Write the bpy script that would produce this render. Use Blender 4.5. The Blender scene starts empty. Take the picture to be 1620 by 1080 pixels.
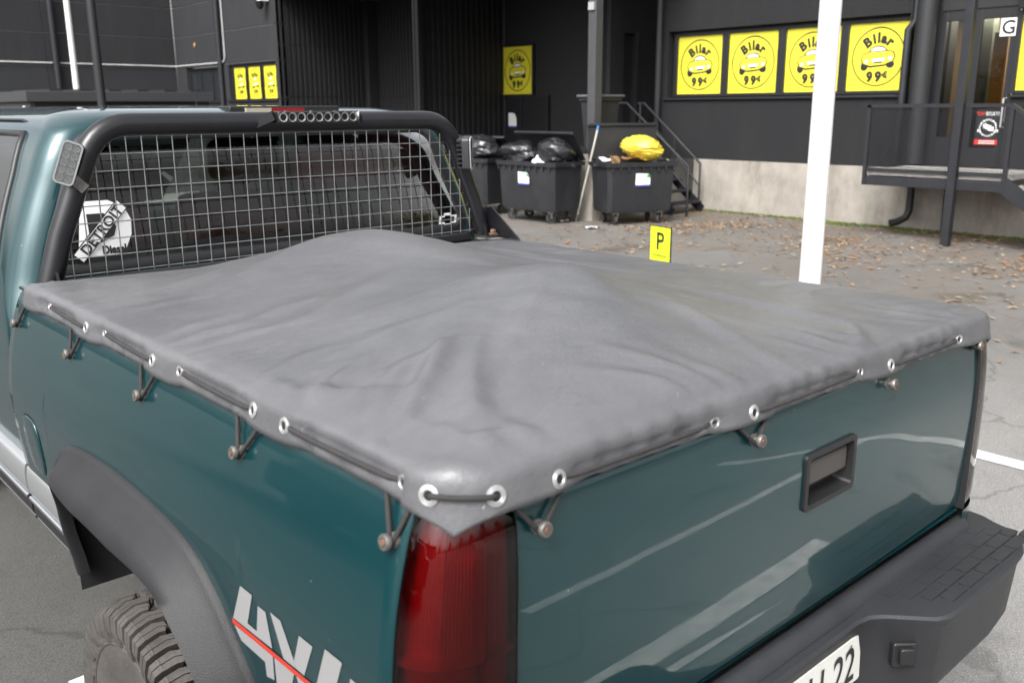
import bpy, bmesh, math, random
import numpy as np
from mathutils import Matrix, Vector
random.seed(7); np.random.seed(7)
C = bpy.context.scene.collection
sc = bpy.context.scene
R = math.radians

# ------------------------------------------------------------------ camera, sky, sun, exposure
cam_d = bpy.data.cameras.new('camera'); cam = bpy.data.objects.new('camera', cam_d); C.objects.link(cam)
rt, dn, fw = Vector((0.741, -0.671, -0.005)), Vector((-0.168, -0.179, -0.969)), Vector((0.650, 0.719, -0.246))
fw.normalize(); rt = (rt - fw * rt.dot(fw)).normalized(); up = rt.cross(fw)
cam.matrix_world = Matrix(((rt.x, up.x, -fw.x, -1.619), (rt.y, up.y, -fw.y, -0.869), (rt.z, up.z, -fw.z, 1.847), (0, 0, 0, 1)))
cam_d.sensor_width = 36.0; cam_d.lens = 36.0 * 1450.86 / 1620.0
cam_d.clip_start = 0.05; cam_d.clip_end = 2000
cam_d.dof.use_dof = True; cam_d.dof.focus_distance = 2.55; cam_d.dof.aperture_fstop = 5.0
sc.camera = cam

SUN_EL, SUN_AZ = 46.0, 248.0        # azimuth clockwise from +Y (north)
world = bpy.data.worlds.new('World'); sc.world = world; world.use_nodes = True
nt = world.node_tree; nt.nodes.clear()
wo = nt.nodes.new('ShaderNodeOutputWorld'); bg = nt.nodes.new('ShaderNodeBackground')
sky = nt.nodes.new('ShaderNodeTexSky'); sky.sky_type = 'NISHITA'; sky.sun_disc = False
sky.sun_elevation = R(SUN_EL); sky.sun_rotation = R(SUN_AZ); sky.dust_density = 6.0; sky.air_density = 1.2
hs = nt.nodes.new('ShaderNodeHueSaturation'); hs.inputs['Saturation'].default_value = 0.14
tc = nt.nodes.new('ShaderNodeTexCoord'); cn = nt.nodes.new('ShaderNodeTexNoise')
cn.inputs['Scale'].default_value = 3.2; cn.inputs['Detail'].default_value = 6; cn.inputs['Roughness'].default_value = 0.55
cr = nt.nodes.new('ShaderNodeValToRGB'); cr.color_ramp.elements[0].position = 0.32; cr.color_ramp.elements[1].position = 0.70
cr.color_ramp.elements[0].color = (0.62, 0.64, 0.68, 1); cr.color_ramp.elements[1].color = (1.25, 1.24, 1.22, 1)
mx = nt.nodes.new('ShaderNodeMix'); mx.data_type = 'RGBA'; mx.blend_type = 'MULTIPLY'; mx.inputs['Factor'].default_value = 1.0
nt.links.new(tc.outputs['Generated'], cn.inputs['Vector']); nt.links.new(cn.outputs['Fac'], cr.inputs['Fac'])
nt.links.new(sky.outputs['Color'], hs.inputs['Color'])
nt.links.new(hs.outputs['Color'], mx.inputs['A']); nt.links.new(cr.outputs['Color'], mx.inputs['B'])
# overcast: cloud deck brighter overhead than at the horizon
sx = nt.nodes.new('ShaderNodeSeparateXYZ'); mr = nt.nodes.new('ShaderNodeMapRange'); mr.inputs['From Min'].default_value = 0.0; mr.inputs['From Max'].default_value = 0.9
mr.inputs['To Min'].default_value = 1.45; mr.inputs['To Max'].default_value = 1.75
m2 = nt.nodes.new('ShaderNodeMix'); m2.data_type = 'RGBA'; m2.blend_type = 'MULTIPLY'; m2.inputs['Factor'].default_value = 1.0
nt.links.new(tc.outputs['Generated'], sx.inputs[0]); nt.links.new(sx.outputs['Z'], mr.inputs['Value']); nt.links.new(mx.outputs['Result'], m2.inputs['A']); nt.links.new(mr.outputs[0], m2.inputs['B'])
nt.links.new(m2.outputs['Result'], bg.inputs['Color']); nt.links.new(bg.outputs[0], wo.inputs[0])
bg.inputs['Strength'].default_value = 0.15
sl = bpy.data.lights.new('sun', 'SUN'); so = bpy.data.objects.new('sun', sl); C.objects.link(so)
sl.energy = 1.5; sl.angle = R(22); sl.color = (1.0, 0.97, 0.93)
sd = Vector((math.sin(R(SUN_AZ)) * math.cos(R(SUN_EL)), math.cos(R(SUN_AZ)) * math.cos(R(SUN_EL)), math.sin(R(SUN_EL))))
so.rotation_euler = sd.to_track_quat('Z', 'Y').to_euler(); so.location = sd * 60
vs = sc.view_settings; vs.view_transform = 'Standard'; vs.look = 'None'; vs.gamma = 1.0; vs.use_curve_mapping = False
vs.exposure = 0.62

# ------------------------------------------------------------------ materials
MATS = {}
def mat(name, col, rough=0.6, metal=0.0, spec=0.5, coat=0.0, coat_rough=0.03, var=0.0, vscale=6.0, bump=0.0, bscale=80.0,
        emit=None, rvar=0.0, stretch=(1, 1, 1)):
    if name in MATS: return MATS[name]
    m = bpy.data.materials.new(name); m.use_nodes = True; n = m.node_tree; b = n.nodes['Principled BSDF']
    b.inputs['Base Color'].default_value = (*col, 1); b.inputs['Roughness'].default_value = rough
    b.inputs['Metallic'].default_value = metal; b.inputs['Specular IOR Level'].default_value = spec
    b.inputs['Coat Weight'].default_value = coat; b.inputs['Coat Roughness'].default_value = coat_rough
    if var or bump or rvar:
        t = n.nodes.new('ShaderNodeTexCoord'); mp = n.nodes.new('ShaderNodeMapping'); mp.inputs['Scale'].default_value = stretch
        n.links.new(t.outputs['Object'], mp.inputs['Vector'])
    if var:
        z = n.nodes.new('ShaderNodeTexNoise'); z.inputs['Scale'].default_value = vscale; z.inputs['Detail'].default_value = 8; z.inputs['Roughness'].default_value = .65
        n.links.new(mp.outputs[0], z.inputs['Vector'])
        r = n.nodes.new('ShaderNodeValToRGB'); r.color_ramp.elements[0].position = .3; r.color_ramp.elements[1].position = .72
        r.color_ramp.elements[0].color = (*[c * (1 - var) for c in col], 1); r.color_ramp.elements[1].color = (*[min(1, c * (1 + var)) for c in col], 1)
        n.links.new(z.outputs['Fac'], r.inputs['Fac']); n.links.new(r.outputs['Color'], b.inputs['Base Color'])
        if rvar:
            a = n.nodes.new('ShaderNodeMapRange'); a.inputs['To Min'].default_value = rough - rvar; a.inputs['To Max'].default_value = rough + rvar
            n.links.new(z.outputs['Fac'], a.inputs['Value']); n.links.new(a.outputs[0], b.inputs['Roughness'])
    if bump:
        z2 = n.nodes.new('ShaderNodeTexNoise'); z2.inputs['Scale'].default_value = bscale; z2.inputs['Detail'].default_value = 5
        bp = n.nodes.new('ShaderNodeBump'); bp.inputs['Strength'].default_value = bump; bp.inputs['Distance'].default_value = .01
        n.links.new(mp.outputs[0], z2.inputs['Vector']); n.links.new(z2.outputs['Fac'], bp.inputs['Height']); n.links.new(bp.outputs[0], b.inputs['Normal'])
    if emit:
        b.inputs['Emission Color'].default_value = (*emit[0], 1); b.inputs['Emission Strength'].default_value = emit[1]
    MATS[name] = m; return m

def glass(name, tint, ior=1.5, rough=0.0, gl=(1, 1, 1)):
    m = bpy.data.materials.new(name); m.use_nodes = True; n = m.node_tree; n.nodes.clear()
    o = n.nodes.new('ShaderNodeOutputMaterial'); x = n.nodes.new('ShaderNodeMixShader'); f = n.nodes.new('ShaderNodeFresnel')
    t = n.nodes.new('ShaderNodeBsdfTransparent'); g = n.nodes.new('ShaderNodeBsdfGlossy')
    t.inputs[0].default_value = (*tint, 1); g.inputs['Roughness'].default_value = rough; g.inputs['Color'].default_value = (*gl, 1); f.inputs[0].default_value = ior
    n.links.new(f.outputs[0], x.inputs[0]); n.links.new(t.outputs[0], x.inputs[1]); n.links.new(g.outputs[0], x.inputs[2]); n.links.new(x.outputs[0], o.inputs[0])
    MATS[name] = m; return m

def paint_mat(name, c0, c1):
    """metallic teal paint: flake layer under clear coat, faint scratches and dust"""
    m = bpy.data.materials.new(name); m.use_nodes = True; n = m.node_tree; b = n.nodes['Principled BSDF']
    t = n.nodes.new('ShaderNodeTexCoord')
    z = n.nodes.new('ShaderNodeTexNoise'); z.inputs['Scale'].default_value = 5; z.inputs['Detail'].default_value = 8
    r = n.nodes.new('ShaderNodeValToRGB'); r.color_ramp.elements[0].color = (*c0, 1); r.color_ramp.elements[1].color = (*c1, 1)
    n.links.new(t.outputs['Object'], z.inputs['Vector']); n.links.new(z.outputs['Fac'], r.inputs['Fac'])
    v = n.nodes.new('ShaderNodeTexVoronoi'); v.inputs['Scale'].default_value = 34; v.inputs['Randomness'].default_value = 1
    th = n.nodes.new('ShaderNodeMapRange'); th.inputs['From Min'].default_value = .055; th.inputs['From Max'].default_value = .035; th.inputs['To Max'].default_value = .75
    n.links.new(t.outputs['Object'], v.inputs['Vector']); n.links.new(v.outputs['Distance'], th.inputs['Value'])
    # keep only few of the chips
    z3 = n.nodes.new('ShaderNodeTexNoise'); z3.inputs['Scale'].default_value = 17; n.links.new(t.outputs['Object'], z3.inputs['Vector'])
    g3 = n.nodes.new('ShaderNodeMath'); g3.operation = 'GREATER_THAN'; g3.inputs[1].default_value = .62; n.links.new(z3.outputs['Fac'], g3.inputs[0])
    mu = n.nodes.new('ShaderNodeMath'); mu.operation = 'MULTIPLY'; n.links.new(th.outputs[0], mu.inputs[0]); n.links.new(g3.outputs[0], mu.inputs[1])
    x = n.nodes.new('ShaderNodeMix'); x.data_type = 'RGBA'; x.inputs['B'].default_value = (.42, .45, .44, 1)
    n.links.new(mu.outputs[0], x.inputs['Factor']); n.links.new(r.outputs['Color'], x.inputs['A']); n.links.new(x.outputs['Result'], b.inputs['Base Color'])
    b.inputs['Metallic'].default_value = .35; b.inputs['Roughness'].default_value = .38; b.inputs['Coat Weight'].default_value = 1; b.inputs['Coat IOR'].default_value = 1.43
    z2 = n.nodes.new('ShaderNodeTexNoise'); z2.inputs['Scale'].default_value = 9; z2.inputs['Detail'].default_value = 10; n.links.new(t.outputs['Object'], z2.inputs['Vector'])
    cr2 = n.nodes.new('ShaderNodeMapRange'); cr2.inputs['From Min'].default_value = .4; cr2.inputs['From Max'].default_value = .7; cr2.inputs['To Min'].default_value = .012; cr2.inputs['To Max'].default_value = .06
    n.links.new(z2.outputs['Fac'], cr2.inputs['Value']); n.links.new(cr2.outputs[0], b.inputs['Coat Roughness'])
    # orange peel / slight dents
    z4 = n.nodes.new('ShaderNodeTexNoise'); z4.inputs['Scale'].default_value = 3.0; z4.inputs['Detail'].default_value = 2; n.links.new(t.outputs['Object'], z4.inputs['Vector'])
    bp = n.nodes.new('ShaderNodeBump'); bp.inputs['Strength'].default_value = .05; bp.inputs['Distance'].default_value = .012
    n.links.new(z4.outputs['Fac'], bp.inputs['Height']); n.links.new(bp.outputs[0], b.inputs['Coat Normal'])
    MATS[name] = m; return m

def tarp_mat():
    m = bpy.data.materials.new('tarp_vinyl'); m.use_nodes = True; n = m.node_tree; b = n.nodes['Principled BSDF']
    t = n.nodes.new('ShaderNodeTexCoord')
    def noise(scale, det, st=(1, 1, 1), rot=0):
        mp = n.nodes.new('ShaderNodeMapping'); mp.inputs['Scale'].default_value = st; mp.inputs['Rotation'].default_value = (0, 0, rot)
        z = n.nodes.new('ShaderNodeTexNoise'); z.inputs['Scale'].default_value = scale; z.inputs['Detail'].default_value = det; z.inputs['Roughness'].default_value = .65
        n.links.new(t.outputs['Object'], mp.inputs[0]); n.links.new(mp.outputs[0], z.inputs['Vector']); return z
    z = noise(3.2, 9); r = n.nodes.new('ShaderNodeValToRGB'); r.color_ramp.elements[0].position = .3; r.color_ramp.elements[1].position = .75
    r.color_ramp.elements[0].color = (.074, .074, .079, 1); r.color_ramp.elements[1].color = (.116, .115, .121, 1); n.links.new(z.outputs['Fac'], r.inputs['Fac'])
    last = r.outputs['Color']
    for sc_, st, rot, lo, hi, colr in ((7, (14, 1.4, 1), .6, .70, .78, (.24, .24, .25)), (9, (1.2, 16, 1), -.4, .70, .80, (.20, .20, .21)), (46, (1, 1, 1), 0, .715, .75, (.55, .55, .55)), (16, (22, 2, 1), 1.1, .73, .78, (.34, .34, .35)), (5, (1, 1, 1), 0, .60, .8, (.14, .133, .122))):
        q = noise(sc_, 4, st, rot); a = n.nodes.new('ShaderNodeMapRange'); a.inputs['From Min'].default_value = lo; a.inputs['From Max'].default_value = hi; a.inputs['To Max'].default_value = .6
        n.links.new(q.outputs['Fac'], a.inputs['Value'])
        x = n.nodes.new('ShaderNodeMix'); x.data_type = 'RGBA'; x.inputs['B'].default_value = (*colr, 1); n.links.new(a.outputs[0], x.inputs['Factor']); n.links.new(last, x.inputs['A']); last = x.outputs['Result']
    n.links.new(last, b.inputs['Base Color'])
    z5 = noise(11, 6); a5 = n.nodes.new('ShaderNodeMapRange'); a5.inputs['To Min'].default_value = .36; a5.inputs['To Max'].default_value = .50
    n.links.new(z5.outputs['Fac'], a5.inputs['Value']); n.links.new(a5.outputs[0], b.inputs['Roughness'])
    b.inputs['Specular IOR Level'].default_value = .5; b.inputs['Coat Weight'].default_value = .30; b.inputs['Coat Roughness'].default_value = .34; b.inputs['Sheen Weight'].default_value = .0; b.inputs['Sheen Roughness'].default_value = .5
    z6 = noise(420, 2); bp = n.nodes.new('ShaderNodeBump'); bp.inputs['Strength'].default_value = .16; bp.inputs['Distance'].default_value = .002
    z7 = noise(14, 5, (1, 2, 1), .7); bq = n.nodes.new('ShaderNodeBump'); bq.inputs['Strength'].default_value = .35; bq.inputs['Distance'].default_value = .012
    n.links.new(z6.outputs['Fac'], bp.inputs['Height']); n.links.new(z7.outputs['Fac'], bq.inputs['Height']); n.links.new(bp.outputs[0], bq.inputs['Normal']); n.links.new(bq.outputs[0], b.inputs['Normal'])
    MATS['tarp'] = m; return m

def asphalt_mat():
    m = bpy.data.materials.new('asphalt'); m.use_nodes = True; n = m.node_tree; b = n.nodes['Principled BSDF']
    t = n.nodes.new('ShaderNodeTexCoord')
    def noise(scale, det=6, rough=.6, dist=0):
        z = n.nodes.new('ShaderNodeTexNoise'); z.inputs['Scale'].default_value = scale; z.inputs['Detail'].default_value = det; z.inputs['Roughness'].default_value = rough; z.inputs['Distortion'].default_value = dist
        n.links.new(t.outputs['Object'], z.inputs['Vector']); return z.outputs['Fac']
    def rng(v, a, c, lo=0, hi=1):
        k = n.nodes.new('ShaderNodeMapRange'); k.inputs['From Min'].default_value = a; k.inputs['From Max'].default_value = c; k.inputs['To Min'].default_value = lo; k.inputs['To Max'].default_value = hi
        n.links.new(v, k.inputs['Value']); return k.outputs[0]
    def mixc(f, A, Bc):
        x = n.nodes.new('ShaderNodeMix'); x.data_type = 'RGBA'
        n.links.new(f, x.inputs['Factor'])
        if isinstance(A, tuple): x.inputs['A'].default_value = (*A, 1)
        else: n.links.new(A, x.inputs['A'])
        x.inputs['B'].default_value = (*Bc, 1); return x.outputs['Result']
    c = mixc(rng(noise(.35, 5), .35, .7), (.100, .098, .094), (.142, .138, .131))
    c = mixc(rng(noise(170, 3, .7), .52, .72, 0, .8), c, (.27, .265, .255))     # pale aggregate
    c = mixc(rng(noise(120, 3, .7), .46, .30, 0, .85), c, (.045, .044, .043))    # dark pores
    c = mixc(rng(noise(.9, 8, .7, .6), .56, .66, 0, .75), c, (.055, .052, .048)) # damp patches
    # rubbish and leaf mould towards the building (X > 8)
    s = n.nodes.new('ShaderNodeSeparateXYZ'); n.links.new(t.outputs['Object'], s.inputs[0])
    far = rng(s.outputs['X'], 5.0, 11.5)
    mm = n.nodes.new('ShaderNodeMath'); mm.operation = 'MULTIPLY'; n.links.new(far, mm.inputs[0]); n.links.new(rng(noise(1.1, 9, .75, .4), .40, .60, 0, .9), mm.inputs[1])
    c = mixc(mm.outputs[0], c, (.125, .095, .068))
    ck = n.nodes.new('ShaderNodeTexVoronoi'); ck.feature = 'DISTANCE_TO_EDGE'; ck.inputs['Scale'].default_value = .32
    dv = n.nodes.new('ShaderNodeVectorMath'); dv.operation = 'ADD'; dn_ = n.nodes.new('ShaderNodeTexNoise'); dn_.inputs['Scale'].default_value = 1.7; dn_.inputs['Detail'].default_value = 6; n.links.new(t.outputs['Object'], dn_.inputs['Vector'])
    n.links.new(t.outputs['Object'], dv.inputs[0]); n.links.new(dn_.outputs['Color'], dv.inputs[1]); n.links.new(dv.outputs[0], ck.inputs['Vector'])
    c = mixc(rng(ck.outputs['Distance'], .007, .002, 0, .40), c, (.03, .028, .026))
    # light balance put into the colour: darker left, lighter right against the truck's shade
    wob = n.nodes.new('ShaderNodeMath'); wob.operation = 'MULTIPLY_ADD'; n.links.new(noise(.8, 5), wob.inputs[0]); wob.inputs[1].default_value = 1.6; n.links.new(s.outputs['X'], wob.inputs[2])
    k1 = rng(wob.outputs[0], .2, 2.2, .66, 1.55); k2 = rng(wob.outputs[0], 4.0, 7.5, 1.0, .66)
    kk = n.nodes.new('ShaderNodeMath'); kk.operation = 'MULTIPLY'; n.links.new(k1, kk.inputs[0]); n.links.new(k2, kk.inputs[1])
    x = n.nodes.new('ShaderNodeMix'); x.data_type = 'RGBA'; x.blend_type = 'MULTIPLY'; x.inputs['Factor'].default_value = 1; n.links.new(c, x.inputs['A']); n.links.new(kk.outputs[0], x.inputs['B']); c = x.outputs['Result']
    n.links.new(c, b.inputs['Base Color']); n.links.new(rng(noise(.9, 8, .7, .6), .56, .66, .85, .5), b.inputs['Roughness'])
    b.inputs['Specular IOR Level'].default_value = .35
    bp = n.nodes.new('ShaderNodeBump'); bp.inputs['Strength'].default_value = .55; bp.inputs['Distance'].default_value = .006
    n.links.new(noise(150, 4, .7), bp.inputs['Height']); n.links.new(bp.outputs[0], b.inputs['Normal'])
    MATS['asphalt'] = m; return m

TEAL = paint_mat('teal_paint', (.0004, .031, .037), (.0010, .039, .045))
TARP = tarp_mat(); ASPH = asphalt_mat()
GLASS = glass('tinted_glass', (.55, .66, .61), 1.54)
LENSRED = glass('smoked_red_lens', (.42, .042, .046), 1.5, .015)
LENSCLR = glass('clear_lens', (.92, .93, .93), 1.45, .01)
SGLASS = glass('side_glass', (.50, .60, .56), 1.85)
PANE = glass('door_glass', (.55, .55, .52), 1.5)
SILVER = mat('silver_paint', (.42, .43, .44), .35, .6, coat=1)
PLAST = mat('grey_black_plastic', (.0125, .0122, .014), .55, var=.25, vscale=5, bump=.25, bscale=500, rvar=.08)
BUMP = mat('bumper_plastic', (.021, .022, .025), .48, var=.2, vscale=6, bump=.3, bscale=420, rvar=.06)
BLACK = mat('black_trim', (.012, .012, .013), .45)
VOID = mat('under_black', (.010, .010, .010), .9)
CHROME = mat('chrome', (.75, .76, .78), .12, 1.0)
STEEL = mat('galvanised_wire', (.33, .33, .325), .38, 1.0, var=.25, vscale=40)
TUBE = mat('black_powder_tube', (.008, .008, .010), .30, var=.35, vscale=7, bump=.035, bscale=220, rvar=.08)
RUBBER = mat('tyre_rubber', (.062, .056, .051), .82, var=.35, vscale=9, bump=.35, bscale=90)
CORD = mat('bungee_cord', (.030, .028, .028), .75, bump=.5, bscale=600)
ZINC = mat('grommet_metal', (.46, .46, .455), .38, .6, var=.25, vscale=60)
RUST = mat('rusty_steel', (.16, .09, .06), .8, .3, var=.5, vscale=60)
NUT = mat('dull_zinc', (.17, .16, .15), .5, .6, var=.4, vscale=70)
WHITE = mat('white_print', (.80, .80, .80), .5)
INK = mat('black_print', (.012, .012, .012), .5)
YEL = mat('yellow_print', (.70, .63, .035), .42, coat=.3, coat_rough=.02)
CONC = mat('concrete', (.275, .252, .220), .9, var=.22, vscale=2.2, bump=.3, bscale=60)
def add_streaks(m, dark, amt, scale, st):
    n = m.node_tree; b = n.nodes['Principled BSDF']; src = b.inputs['Base Color'].links[0].from_socket
    t = n.nodes.new('ShaderNodeTexCoord'); mp = n.nodes.new('ShaderNodeMapping'); mp.inputs['Scale'].default_value = st; z = n.nodes.new('ShaderNodeTexNoise'); z.inputs['Scale'].default_value = scale; z.inputs['Detail'].default_value = 8; z.inputs['Roughness'].default_value = .7
    a = n.nodes.new('ShaderNodeMapRange'); a.inputs['From Min'].default_value = .48; a.inputs['From Max'].default_value = .72; a.inputs['To Max'].default_value = amt; x = n.nodes.new('ShaderNodeMix'); x.data_type = 'RGBA'; x.inputs['B'].default_value = (*dark, 1)
    n.links.new(t.outputs['Object'], mp.inputs[0]); n.links.new(mp.outputs[0], z.inputs['Vector']); n.links.new(z.outputs['Fac'], a.inputs['Value']); n.links.new(a.outputs[0], x.inputs['Factor']); n.links.new(src, x.inputs['A']); n.links.new(x.outputs['Result'], b.inputs['Base Color'])
add_streaks(CONC, (.15, .128, .10), .75, 3.0, (1, 1, .22)); add_streaks(CONC, (.36, .335, .30), .6, 5.0, (1, 1, .5))
REND = mat('dark_render', (.0076, .0076, .0092), .9, var=.22, vscale=26, bump=.5, bscale=120)
REND2 = mat('grey_panel', (.014, .014, .0165), .85, var=.12, vscale=1.5, bump=.2, bscale=120); add_streaks(REND2, (.026, .025, .026), .6, 2.0, (1, 1, .2)); add_streaks(REND, (.015, .0145, .0145), .6, 2.4, (1, 1, .25))
CLAD = mat('black_cladding', (.011, .011, .012), .6)
DMET = mat('dark_steel', (.020, .021, .025), .5, .3, var=.2, vscale=8)
FRAME = mat('window_frame', (.011, .011, .013), .45)
BIN = mat('bin_plastic', (.016, .017, .0205), .55, var=.25, vscale=3.5, bump=.15, bscale=90, rvar=.06); add_streaks(BIN, (.036, .035, .034), .5, 5, (1, 1, .3))
BAGB = mat('black_bag', (.012, .012, .014), .25, spec=.6, bump=.3, bscale=22)
BAGY = mat('yellow_bag', (.66, .50, .05), .42, bump=.5, bscale=18)
CARD = mat('cardboard', (.40, .24, .12), .85, var=.2)

# ------------------------------------------------------------------ mesh helpers
class MB:
    def __init__(s): s.v, s.f, s.m = [], [], []
    def add(s, vs, fs, mi=0):
        o = len(s.v); s.v += [tuple(map(float, p)) for p in vs]; s.f += [tuple(i + o for i in f) for f in fs]; s.m += [mi] * len(fs)
        return s
    def box(s, x0, x1, y0, y1, z0, z1, mi=0):
        v = [(x, y, z) for z in (z0, z1) for y in (y0, y1) for x in (x0, x1)]
        return s.add(v, [(0, 2, 3, 1), (4, 5, 7, 6), (0, 1, 5, 4), (2, 6, 7, 3), (0, 4, 6, 2), (1, 3, 7, 5)], mi)
    def beam(s, a, b, w, h, mi=0, upv=(0, 0, 1)):
        a, b = Vector(a), Vector(b); d = (b - a).normalized(); u = Vector(upv); sd_ = d.cross(u)
        if sd_.length < 1e-4: sd_ = d.cross(Vector((1, 0, 0)))
        sd_.normalize(); u = sd_.cross(d).normalized(); v = []
        for p in (a, b):
            for i, j in ((-1, -1), (1, -1), (1, 1), (-1, 1)): v.append(p + sd_ * (i * w / 2) + u * (j * h / 2))
        return s.add(v, [(3, 2, 1, 0), (4, 5, 6, 7), (0, 1, 5, 4), (1, 2, 6, 5), (2, 3, 7, 6), (3, 0, 4, 7)], mi)
    def tube(s, path, r, n=10, mi=0, caps=True):
        P = [Vector(p) for p in path]; rr = r if isinstance(r, (list, tuple)) else [r] * len(P)
        t0 = (P[1] - P[0]).normalized(); ref = Vector((0, 0, 1)) if abs(t0.z) < .9 else Vector((1, 0, 0)); nrm = t0.cross(ref).normalized(); vs, fs = [], []
        for i, p in enumerate(P):
            t = (P[min(i + 1, len(P) - 1)] - P[max(i - 1, 0)]).normalized(); nrm = (nrm - t * nrm.dot(t)).normalized(); bn = t.cross(nrm)
            for k in range(n):
                a = 2 * math.pi * k / n; vs.append(p + (nrm * math.cos(a) + bn * math.sin(a)) * rr[i])
        for i in range(len(P) - 1):
            for k in range(n): fs.append((i * n + k, i * n + (k + 1) % n, (i + 1) * n + (k + 1) % n, (i + 1) * n + k))
        if caps: fs += [tuple(range(n - 1, -1, -1)), tuple((len(P) - 1) * n + k for k in range(n))]
        return s.add(vs, fs, mi)
    def prism(s, poly, f, w0, w1, mi=0):
        """poly: 2D points ccw in (u,v); f(u,v,w)->xyz ; solid between w0 and w1"""
        n = len(poly); v = [f(u, q, w0) for u, q in poly] + [f(u, q, w1) for u, q in poly]
        fs = [tuple(range(n - 1, -1, -1)), tuple(range(n, 2 * n))] + [(i, (i + 1) % n, n + (i + 1) % n, n + i) for i in range(n)]
        return s.add(v, fs, mi)
    def grid(s, rows, mi=0, skip=None, closed=False):
        nr, nc = len(rows), len(rows[0]); v = [p for r in rows for p in r]; fs = []
        for i in range(nr - 1):
            for j in range(nc if closed else nc - 1):
                if skip and skip(i, j): continue
                fs.append((i * nc + j, i * nc + (j + 1) % nc, (i + 1) * nc + (j + 1) % nc, (i + 1) * nc + j))
        return s.add(v, fs, mi)
    def lathe(s, prof, f, n=24, mi=0):
        """prof: (radius, height); f(x,y,h)->xyz"""
        rows = [[f(r * math.cos(2 * math.pi * k / n), r * math.sin(2 * math.pi * k / n), h) for k in range(n)] for r, h in prof]
        return s.grid(rows, mi, closed=True)
    def xf(s, f): s.v = [tuple(f(Vector(p))) for p in s.v]; return s
    def mesh(s, name, mats, smooth=False, ang=35):
        me = bpy.data.meshes.new(name); me.from_pydata(s.v, [], s.f)
        for m in (mats if isinstance(mats, (list, tuple)) else [mats]): me.materials.append(m)
        if any(s.m): me.polygons.foreach_set('material_index', s.m)
        bm = bmesh.new(); bm.from_mesh(me)
        if smooth: bmesh.ops.remove_doubles(bm, verts=bm.verts, dist=1e-5)
        bmesh.ops.recalc_face_normals(bm, faces=bm.faces); bm.to_mesh(me); bm.free()
        if smooth:
            me.polygons.foreach_set('use_smooth', [True] * len(me.polygons)); me.set_sharp_from_angle(angle=R(ang))
        me.update(); return me
def link(name, me, parent=None, loc=None, mw=None):
    o = bpy.data.objects.new(name, me); C.objects.link(o)
    if parent is not None: o.parent = parent
    if loc is not None: o.location = loc
    if mw is not None: o.matrix_local = mw
    return o
OFF = Vector((0, 0, 0))
def part(name, mb, mats, parent=None, smooth=False, bevel=0, ang=35, seg=2, loc=None):
    if OFF.length: mb.xf(lambda p: p - OFF)
    o = link(name, mb.mesh(name, mats, smooth, ang), parent, loc)
    if bevel:
        b = o.modifiers.new('bevel', 'BEVEL'); b.width = bevel; b.segments = seg; b.limit_method = 'ANGLE'; b.angle_limit = R(40)
        o.data.polygons.foreach_set('use_smooth', [True] * len(o.data.polygons)); o.data.set_sharp_from_angle(angle=R(50))
        b.harden_normals = False
    return o
def tag(o, label=None, cat=None, group=None, kind=None):
    if label: o['label'] = label
    if cat: o['category'] = cat
    if group: o['group'] = group
    if kind: o['kind'] = kind
    return o
def thing(name, label, cat, loc=(0, 0, 0), rz=0, group=None):
    o = bpy.data.objects.new(name, None); C.objects.link(o); o.location = loc; o.rotation_euler = (0, 0, rz); o.empty_display_size = .2
    return tag(o, label, cat, group)
def copy_tree(o, parent=None):
    c = o.copy(); C.objects.link(c)
    if parent is not None: c.parent = parent
    for ch in list(o.children): copy_tree(ch, c)
    return c
def text_mesh(s, size, offset=0.0, res=3):
    cu = bpy.data.curves.new('txt', 'FONT'); cu.body = s; cu.size = size; cu.offset = offset; cu.align_x = 'CENTER'; cu.resolution_u = res
    ob = bpy.data.objects.new('txt', cu); C.objects.link(ob); bpy.context.view_layer.update()
    me = bpy.data.meshes.new_from_object(ob.evaluated_get(bpy.context.evaluated_depsgraph_get()))
    v = [tuple(p.co) for p in me.vertices]; f = [tuple(p.vertices) for p in me.polygons]
    bpy.data.objects.remove(ob); bpy.data.curves.remove(cu); bpy.data.meshes.remove(me); return v, f
def put_text(mb, s, size, f, mi=0, offset=0.0, w=0.0, sx=1.0):
    v, fs = text_mesh(s, size, offset); return mb.add([f(x * sx, y, w) for x, y, z in v], fs, mi)
def interp(tab, z):
    return float(np.interp(z, [a for a, b in tab], [b for a, b in tab]))
def smooth_interp(tab):
    xs = np.array([a for a, b in tab], float); ys = np.array([b for a, b in tab], float); m = np.gradient(ys, xs)
    def g(x):
        x = min(max(x, xs[0]), xs[-1]); i = min(max(int(np.searchsorted(xs, x)) - 1, 0), len(xs) - 2); h = xs[i + 1] - xs[i]; t = (x - xs[i]) / h
        return float((2*t**3 - 3*t*t + 1) * ys[i] + (t**3 - 2*t*t + t) * h * m[i] + (-2*t**3 + 3*t*t) * ys[i+1] + (t**3 - t*t) * h * m[i+1])
    return g
def face_x(x0, y0, z0): return lambda u, v, w=0: (x0 - w, y0 - u, z0 + v)       # surface looking towards -X
def face_y(x0, y0, z0): return lambda u, v, w=0: (x0 + u, y0 - w, z0 + v)       # surface looking towards -Y
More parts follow.
